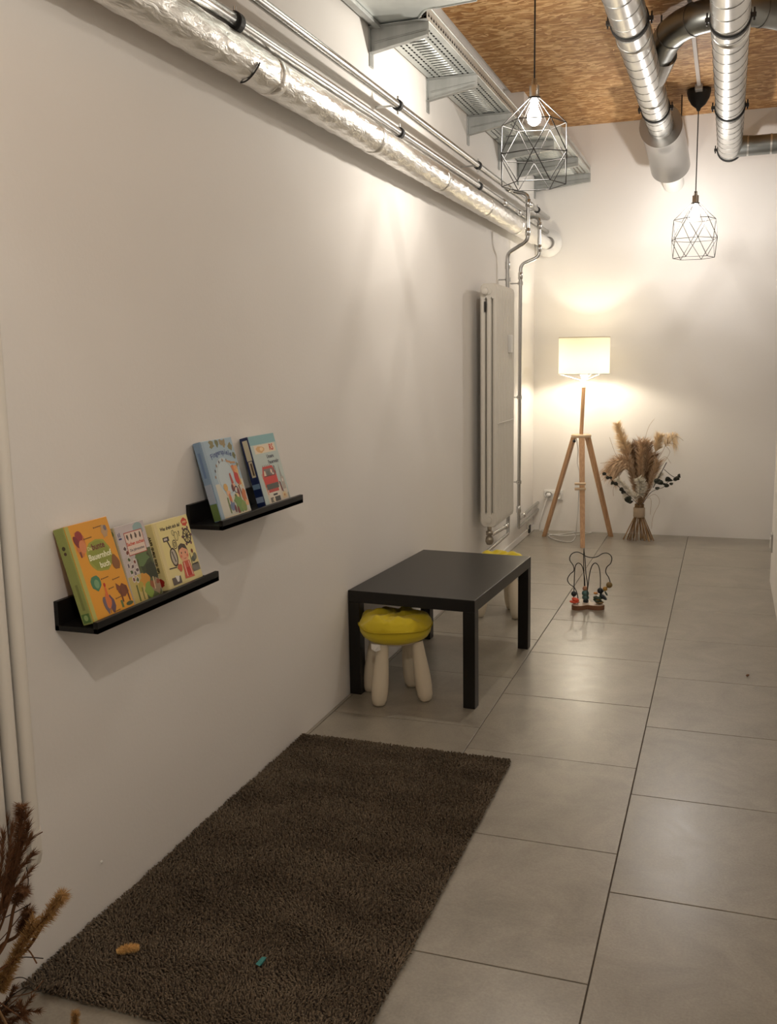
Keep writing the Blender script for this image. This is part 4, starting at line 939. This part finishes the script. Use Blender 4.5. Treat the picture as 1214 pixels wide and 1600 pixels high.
wire([foot(560, 5.31), tz(595, 760, 5.31), tz(615, 600, 5.31), tz(650, 460, 5.30), tz(705, 402, 5.29), tz(760, 450, 5.28), tz(785, 570, 5.27), tz(790, 720, 5.27), tz(787, 850, 5.27), foot(785, 5.27)])
wire([foot(545, 5.34), tz(528, 500, 5.34), tz(524, 345, 5.35), tz(528, 200, 5.345), tz(532, 172, 5.31), tz(533, 215, 5.28), tz(545, 330, 5.27), tz(560, 560, 5.27), tz(585, 740, 5.28), foot(580, 5.28)])
BC = {k: mat('painted bead ' + k, c, .3) for k, c in dict(red=rgb(226, 84, 50), black=rgb(26, 34, 40), teal=rgb(72, 110, 106), tan=rgb(176, 128, 98), olive=rgb(128, 104, 56), gold=rgb(184, 142, 62), green=rgb(48, 66, 50), orange=rgb(208, 140, 62)).items()}
def bead(x, y, Y, rx, rz, c, tilt=0):
    p = tp(x, y, Y); k = 6.0
    pr = [(rx * math.cos(q), rz * math.sin(q)) for q in np.linspace(-PI / 2, PI / 2, 9)]
    MB().lathe(pr, p, (math.sin(tilt), 0, math.cos(tilt)), 16).build('bead', BC[c], t)
bead(370, 888, 5.24, .0155, .0155, 'black')
bead(375, 1010, 5.24, .026, .009, 'red'); bead(395, 978, 5.24, .022, .011, 'red', .3)
bead(548, 805, 5.30, .0145, .015, 'tan'); bead(553, 880, 5.295, .0205, .019, 'teal'); bead(556, 945, 5.295, .020, .017, 'teal'); bead(560, 1000, 5.295, .016, .014, 'black')
bead(787, 838, 5.27, .0165, .0165, 'black'); bead(715, 878, 5.27, .012, .007, 'orange'); bead(760, 945, 5.27, .030, .011, 'green'); bead(745, 990, 5.27, .026, .011, 'green', .2); bead(775, 1020, 5.27, .024, .009, 'olive'); bead(835, 935, 5.27, .026, .009, 'black', .7)
bead(930, 748, 5.25, .0175, .0175, 'olive'); bead(865, 808, 5.255, .013, .013, 'gold'); bead(880, 880, 5.26, .015, .004, 'green', 1.0); bead(755, 965, 5.262, .016, .012, 'gold')

# ================================================================== DRIED BOUQUETS
def strands(mb, spine, n, ln, wd, spread, droop, g, mi=0, t0=0.0, t1=1.0, prof=None, up=.6):
    sp = bez(spine, 8); K = len(sp) - 1
    for _ in range(n):
        q = t0 + (t1 - t0) * g.random(); f = q * K; i = min(int(f), K - 1); p = sp[i].lerp(sp[i + 1], f - i); tg = (sp[i + 1] - sp[i]).normalized()
        rd = Vector((g.gauss(0, 1), g.gauss(0, 1), g.gauss(0, 1))); rd = (rd - tg * rd.dot(tg)).normalized()
        l = ln * g.uniform(.6, 1.1) * (prof(q) if prof else 1)
        d = (tg * up + rd * spread).normalized(); p1 = p + d * l * .5; p2 = p + d * l + Vector((0, 0, -droop * l))
        s = d.cross(Vector((g.gauss(0, 1), g.gauss(0, 1), g.gauss(0, 1)))).normalized() * wd / 2
        mb.add([p - s, p + s, p1 + s * .8, p1 - s * .8, p2], [[0, 1, 2, 3], [3, 2, 4]], mi)
def plume(t, name, spine, m, n, ln, wd, spread=.7, droop=.1, t0=.25, seed=0, up=.6, stem_r=.0014, prof=None, stem_m=None):
    g = random.Random(seed); b = MB(); strands(b, spine, n, ln, wd, spread, droop, g, 0, t0, 1, prof, up)
    b.tube(bez(spine, 6), stem_r, 5, 1); o = b.build(name, [m, stem_m or M_stem], t); o['kind'] = 'stuff' if False else 'thing'; del o['kind']; return o
def leaf(t, p, r, seed, m=None, name='leaf'):
    g = random.Random(seed); ax = Vector((g.gauss(0, .5), -1 + g.gauss(0, .3), g.gauss(0, .5))).normalized()
    a = ax.cross(Vector((0, 0, 1))).normalized(); c = ax.cross(a); n = 10; vs = []
    for i in range(n):
        q = 2 * PI * i / n; vs.append(p + (a * math.cos(q) * r + c * math.sin(q) * r * .8) + ax * (.25 * r * math.cos(2 * q)))
    vs2 = [v - ax * .002 for v in vs]
    mb = MB(); mb.add(vs + vs2 + [p - ax * r * .15], [[i, (i + 1) % n, n + (i + 1) % n, n + i] for i in range(n)] + [[i, (i + 1) % n, 2 * n] for i in range(n)] + [list(range(n, 2 * n))[::-1]]); return mb.build(name, m or M_euca, t)

YB1 = 7.38
z7 = lambda x, y, Y=YB1: at(930 + x / 7.62, 640 + y / 7.62, 1, Y)
bb = z7(520, 1550); bb.z = 0; bb.x = z7(522, 1220).x
t = thing('dried_bouquet', (bb.x, YB1, 0), 'tall dried grass bouquet tied with jute, standing at the back wall', 'bouquet')
bandz0, bandz1 = z7(520, 1278).z, z7(520, 1165).z; bcx = z7(522, 1220).x
g = random.Random(2)
for i in range(40):
    a = g.uniform(0, 2 * PI); rr = math.sqrt(g.random()); fr_ = .118 * rr
    b0 = Vector((bcx + fr_ * math.cos(a), YB1 + .7 * fr_ * math.sin(a), 0.002)); b1 = Vector((bcx + .034 * rr * math.cos(a + .4), YB1 + .034 * rr * math.sin(a + .4), bandz0 + .01))
    MB().tube([b0, b1, b1 + Vector((0, 0, .09))], g.uniform(.0025, .004), 6).build('stem', M_stem, t)
MB().tube([(bcx, YB1, bandz0), (bcx, YB1, bandz0 + .004), (bcx, YB1, bandz1 - .004), (bcx, YB1, bandz1)], [.040, .043, .043, .040], 24).build('jute_band', M_jute, t)
K0 = z7(525, 1150)
def PL(name, pts, m, n, ln, seed, Y=YB1, **k):
    n = int(n * 1.7); ln *= 1.45; k['spread'] = k.get('spread', .7) * 1.35
    s = [Vector(K0)] + [z7(x, y, Y) for x, y in pts]; return plume(t, name, s, m, n, ln, k.pop('wd', .0034), seed=seed, **k)
bulge = lambda q: .35 + 1.0 * math.sin(PI * min(1, max(0, (q - .35) / .7)))
PL('pampas_plume', [(420, 640), (330, 380), (262, 175)], M_pam, 560, .088, 1, t0=.42, spread=.62, up=.7, prof=lambda q: max(.25, 1.2 - .8 * q))
PL('pampas_plume', [(640, 720), (720, 500), (765, 330)], M_pam, 300, .055, 2, t0=.66, spread=.5, up=.8, prof=lambda q: 1)
PL('pampas_plume', [(640, 760), (790, 520), (880, 340), (930, 330)], M_pam, 260, .06, 3, t0=.6, spread=.7, droop=.7)
PL('pampas_plume', [(610, 760), (620, 560), (590, 420)], M_pamm, 420, .07, 4, t0=.35, spread=.5)
PL('pampas_plume', [(420, 720), (340, 620), (240, 640), (170, 740)], M_pamm, 520, .08, 5, t0=.3, spread=.7, droop=.35, Y=7.36)
PL('pampas_plume', [(430, 760), (360, 680), (280, 690), (210, 780)], M_pamm, 420, .07, 6, t0=.3, spread=.6, droop=.5, Y=7.33)
for k, (x, y) in enumerate(((370, 520), (440, 440), (500, 410), (560, 400), (630, 430), (690, 560), (740, 640), (640, 660), (470, 560), (540, 540), (600, 620), (690, 720), (400, 620))):
    PL('brown_plume', [((x + 525) / 2 + g.uniform(-25, 25), (y + 1150) / 2), (x, y)], M_pamb if k % 3 else M_pamm, 400, .06, 20 + k, Y=YB1 - .03 + .05 * (k % 3), t0=.06, spread=.45, up=.8, prof=lambda q: .4 + .7 * q)
PL('ivory_plume', [(525, 980), (545, 900), (512, 828)], M_ivory, 380, .035, 50, Y=7.24, t0=.25, spread=.8)
PL('ivory_plume', [(560, 1000), (575, 900), (560, 860)], M_ivory, 260, .03, 54, Y=7.25, t0=.25, spread=.8)
PL('ivory_plume', [(490, 1060), (440, 1010), (350, 1005)], M_ivory, 260, .03, 51, Y=7.24, t0=.3, spread=.7)
PL('ivory_plume', [(440, 1000), (360, 920), (265, 825)], M_ivory, 260, .026, 52, Y=7.25, t0=.4, spread=.6)
PL('ivory_plume', [(650, 960), (720, 850), (790, 760)], M_ivory, 180, .024, 53, Y=7.33, t0=.5, spread=.5)
def branch(pts, leaves, Y, seed):
    MB().tube(bez([z7(x, y, Y) for x, y in pts], 6), .0022, 6).build('eucalyptus_branch', M_stemd, t)
    for k, (x, y, r) in enumerate(leaves): leaf(t, z7(x, y, Y), r, seed + k)
branch([(520, 1140), (430, 1050), (330, 965), (240, 880), (160, 805), (105, 765)], [(108, 765, .016), (150, 810, .016), (185, 812, .012), (205, 875, .019), (245, 885, .018), (320, 958, .026), (335, 985, .018), (395, 1070, .034), (420, 1095, .022)], 7.22, 200)
branch([(550, 1140), (650, 1000), (720, 955), (810, 925), (870, 860), (960, 830), (1000, 790)], [(740, 850, .026), (775, 870, .026), (740, 935, .018), (825, 890, .012), (862, 830, .024), (885, 845, .02), (850, 905, .019), (905, 882, .014), (955, 830, .017), (975, 820, .020), (1000, 790, .020)], 7.31, 240)
MB().tube([z7(690, 930, 7.31), z7(850, 628, 7.33)], .003, 6).build('bare_twig', M_stemd, t)
MB().tube(bez([z7(820, 712, 7.31), z7(900, 780, 7.31), z7(960, 815, 7.31)]), .0022, 6).build('bare_twig', M_stemd, t)
for w_ in ([(620, 1050), (710, 1010), (765, 1100), (690, 1270), (670, 1420)], [(560, 500), (590, 360), (640, 200), (705, 110)], [(700, 800), (870, 550), (880, 480), (830, 430)], [(720, 640), (830, 560), (900, 640)], [(400, 700), (260, 560), (170, 330)], [(350, 640), (200, 620), (60, 640)], [(560, 1080), (660, 1060), (655, 1250)], [(300, 900), (220, 920), (215, 1030)], [(860, 420), (960, 320), (1050, 370)], [(880, 400), (960, 420), (960, 490)]):
    MB().tube(bez([z7(x, y, 7.33) for x, y in w_], 6), .0011, 5).build('grass_blade', M_stem, t)

# near bouquet, at the left edge beside the rug
YN = 1.38
z4 = lambda x, y, Y=YN: at(x / 4, 1200 + y / 4, 1, Y)
nb = Vector((.085, YN - .02, 0))
t = thing('dried_bouquet', nb, 'rust brown dried grass bouquet cut off by the lower left picture edge', 'bouquet')
KN = Vector((nb.x, nb.y, .17)); g = random.Random(9)
for i in range(26):
    a = g.uniform(0, 2 * PI); rr = math.sqrt(g.random())
    MB().tube([(nb.x + .075 * rr * math.cos(a), nb.y + .075 * rr * math.sin(a), .002), (nb.x + .028 * rr * math.cos(a), nb.y + .028 * rr * math.sin(a), .14), (nb.x + .03 * rr * math.cos(a), nb.y + .03 * rr * math.sin(a), .22)], .0025, 6).build('stem', M_stem, t)
MB().tube([(nb.x, nb.y, .125), (nb.x, nb.y, .185)], .035, 20).build('jute_band', M_jute, t)
def PN(name, pts, m, n, ln, seed, Y=YN, base=None, **k):
    s = [Vector(base or KN)] + [z4(x, y, Y) for x, y in pts]; return plume(t, name, s, m, n, ln, k.pop('wd', .0016), seed=seed, stem_m=M_rust, **k)
for k, (x0, y0, x, y) in enumerate(((0, 700, 20, 420), (20, 800, 60, 520), (40, 800, 100, 480), (60, 760, 150, 420), (30, 700, 80, 360), (60, 700, 190, 440), (-20, 640, -10, 330), (20, 640, 40, 330), (0, 900, 190, 640), (80, 700, 205, 540), (60, 640, 170, 290), (100, 640, 180, 360))):
    PN('reed_plume', [(x0 - 40, y0 + 200), (x0, y0), (x, y)], M_rust, 240, .028, 300 + k, Y=YN - .03 + .02 * (k % 4), t0=.45, spread=.32, up=.9)
def brush(a, b_, m, seed, Y=YN, ln=.021, n=900, r0=None):
    PN('bunny_tail', [((a[0] - 60), a[1] + 240) if r0 is None else r0, a, b_], m, n, ln, seed, Y=Y, t0=.68, spread=1.0, up=.45, wd=.0011, stem_r=.0035)
brush((118, 470), (132, 240), M_rust, 401, Y=1.40)
brush((300, 915), (395, 790), M_ochre, 402, Y=1.42, r0=(150, 1150))
brush((115, 1040), (180, 890), M_rust, 403, Y=1.42, r0=(0, 1120))
brush((90, 860), (150, 760), M_rust, 404, Y=1.40)
brush((20, 480), (-20, 360), M_rust, 405, Y=1.40)
for k, (a, b_) in enumerate((((160, 1080), (310, 910)), ((60, 1250), (210, 950)), ((20, 1330), (130, 1100)))):
    PN('ochre_plume', [(-20, 1380), a, b_], M_ochre, 900, .026, 420 + k, Y=1.41, t0=.35, spread=.75, up=.65)
for k, w_ in enumerate(([(-40, 1300), (100, 1190), (270, 1190)], [(-20, 1100), (60, 1010), (190, 845)], [(-20, 960), (60, 920), (190, 850)], [(100, 1180), (170, 1135), (230, 1222)], [(-40, 1420), (60, 1330), (140, 1310), (215, 1355)], [(-40, 1520), (60, 1440), (200, 1400), (270, 1330)], [(60, 760), (170, 740), (165, 620)], [(80, 520), (200, 440), (265, 400)], [(-20, 1560), (80, 1420), (190, 1360)], [(-30, 1600), (40, 1500), (110, 1440)])):
    MB().tube(bez([z4(x, y, 1.42) for x, y in w_], 6), .0011 if k != 3 else .0016, 5).build('grass_blade', M_rust if k % 2 else M_stemd, t)
for k in range(5):
    PN('ochre_plume', [(-10, 1500 + 20 * k), (40 + 23 * ((k * 3) % 5), 1460 + 31 * k), (90 + 37 * ((k * 2) % 5), 1380 + 47 * ((k * 4) % 5))], M_rust, 220, .02, 450 + k, Y=1.43 + .015 * (k % 3), t0=.3, spread=.5, up=.8)
PN('bunny_tail', [(380, 1720), (455, 1640), (472, 1530)], M_ochre, 520, .014, 470, Y=1.49, t0=.72, spread=.85, up=.45, wd=.0013)

# loose things on the rug and a glint dot on the wall
def loose_tail(a, b_, label):
    t = thing('bunny_tail_head', (a + b_) / 2, label, 'dried flower head')
    mf = mat('straw fluff', (.72, .45, .17), .95)
    plume(t, 'fluff', [a, (a + b_) / 2 + Vector((0, 0, .003)), b_], mf, 1800, .012, .0011, seed=77, t0=0, spread=1.0, up=.35, droop=.05, stem_r=.006, stem_m=mf, prof=lambda q: .35 + .85 * math.sin(PI * (.12 + .8 * q)))
loose_tail(at(182, 1487, 2, .030), at(217, 1480, 2, .030), 'loose ochre bunny tail head lying on the dark rug')
tc_ = at(409, 1502, 2, .022)
t = thing('paper_scrap', tc_, 'small teal scrap lying on the dark rug', 'scrap')
mb = MB(); mb.add([(tc_.x - .008, tc_.y - .016, .024), (tc_.x + .003, tc_.y - .017, .021), (tc_.x + .007, tc_.y + .004, .026), (tc_.x + .004, tc_.y + .017, .022), (tc_.x - .005, tc_.y + .012, .025)], [[0, 1, 2, 3, 4]]); mb.box((tc_.x - .004, tc_.y - .010, .018), (tc_.x + .004, tc_.y + .012, .0225), bev=.001); mb.build('teal_fleck', mat('teal felt', (.05, .24, .23), .8), t)
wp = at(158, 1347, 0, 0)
t = thing('wall_glint', wp, 'tiny white dot standing in for a glint on the left wall above the rug edge', 'glint mark')
MB().lathe([(0, .004), (.0025, .004), (.004, .002), (.004, 0)], wp, (1, 0, 0), 12).build('glint_dot', M_white, t)  # small white dot modelled in place of a glint on the wall
fp = at(1168, 1056, 2, .002)
t = thing('debris_crumb', fp, 'small dark crumb on a floor tile near the right edge', 'crumb')
MB().lathe([(0, -.008), (.004, -.005), (.005, 0), (.003, .006), (0, .009)], fp + Vector((0, 0, .003)), (1, .5, .2), 8).build('crumb_bit', M_woodd, t)
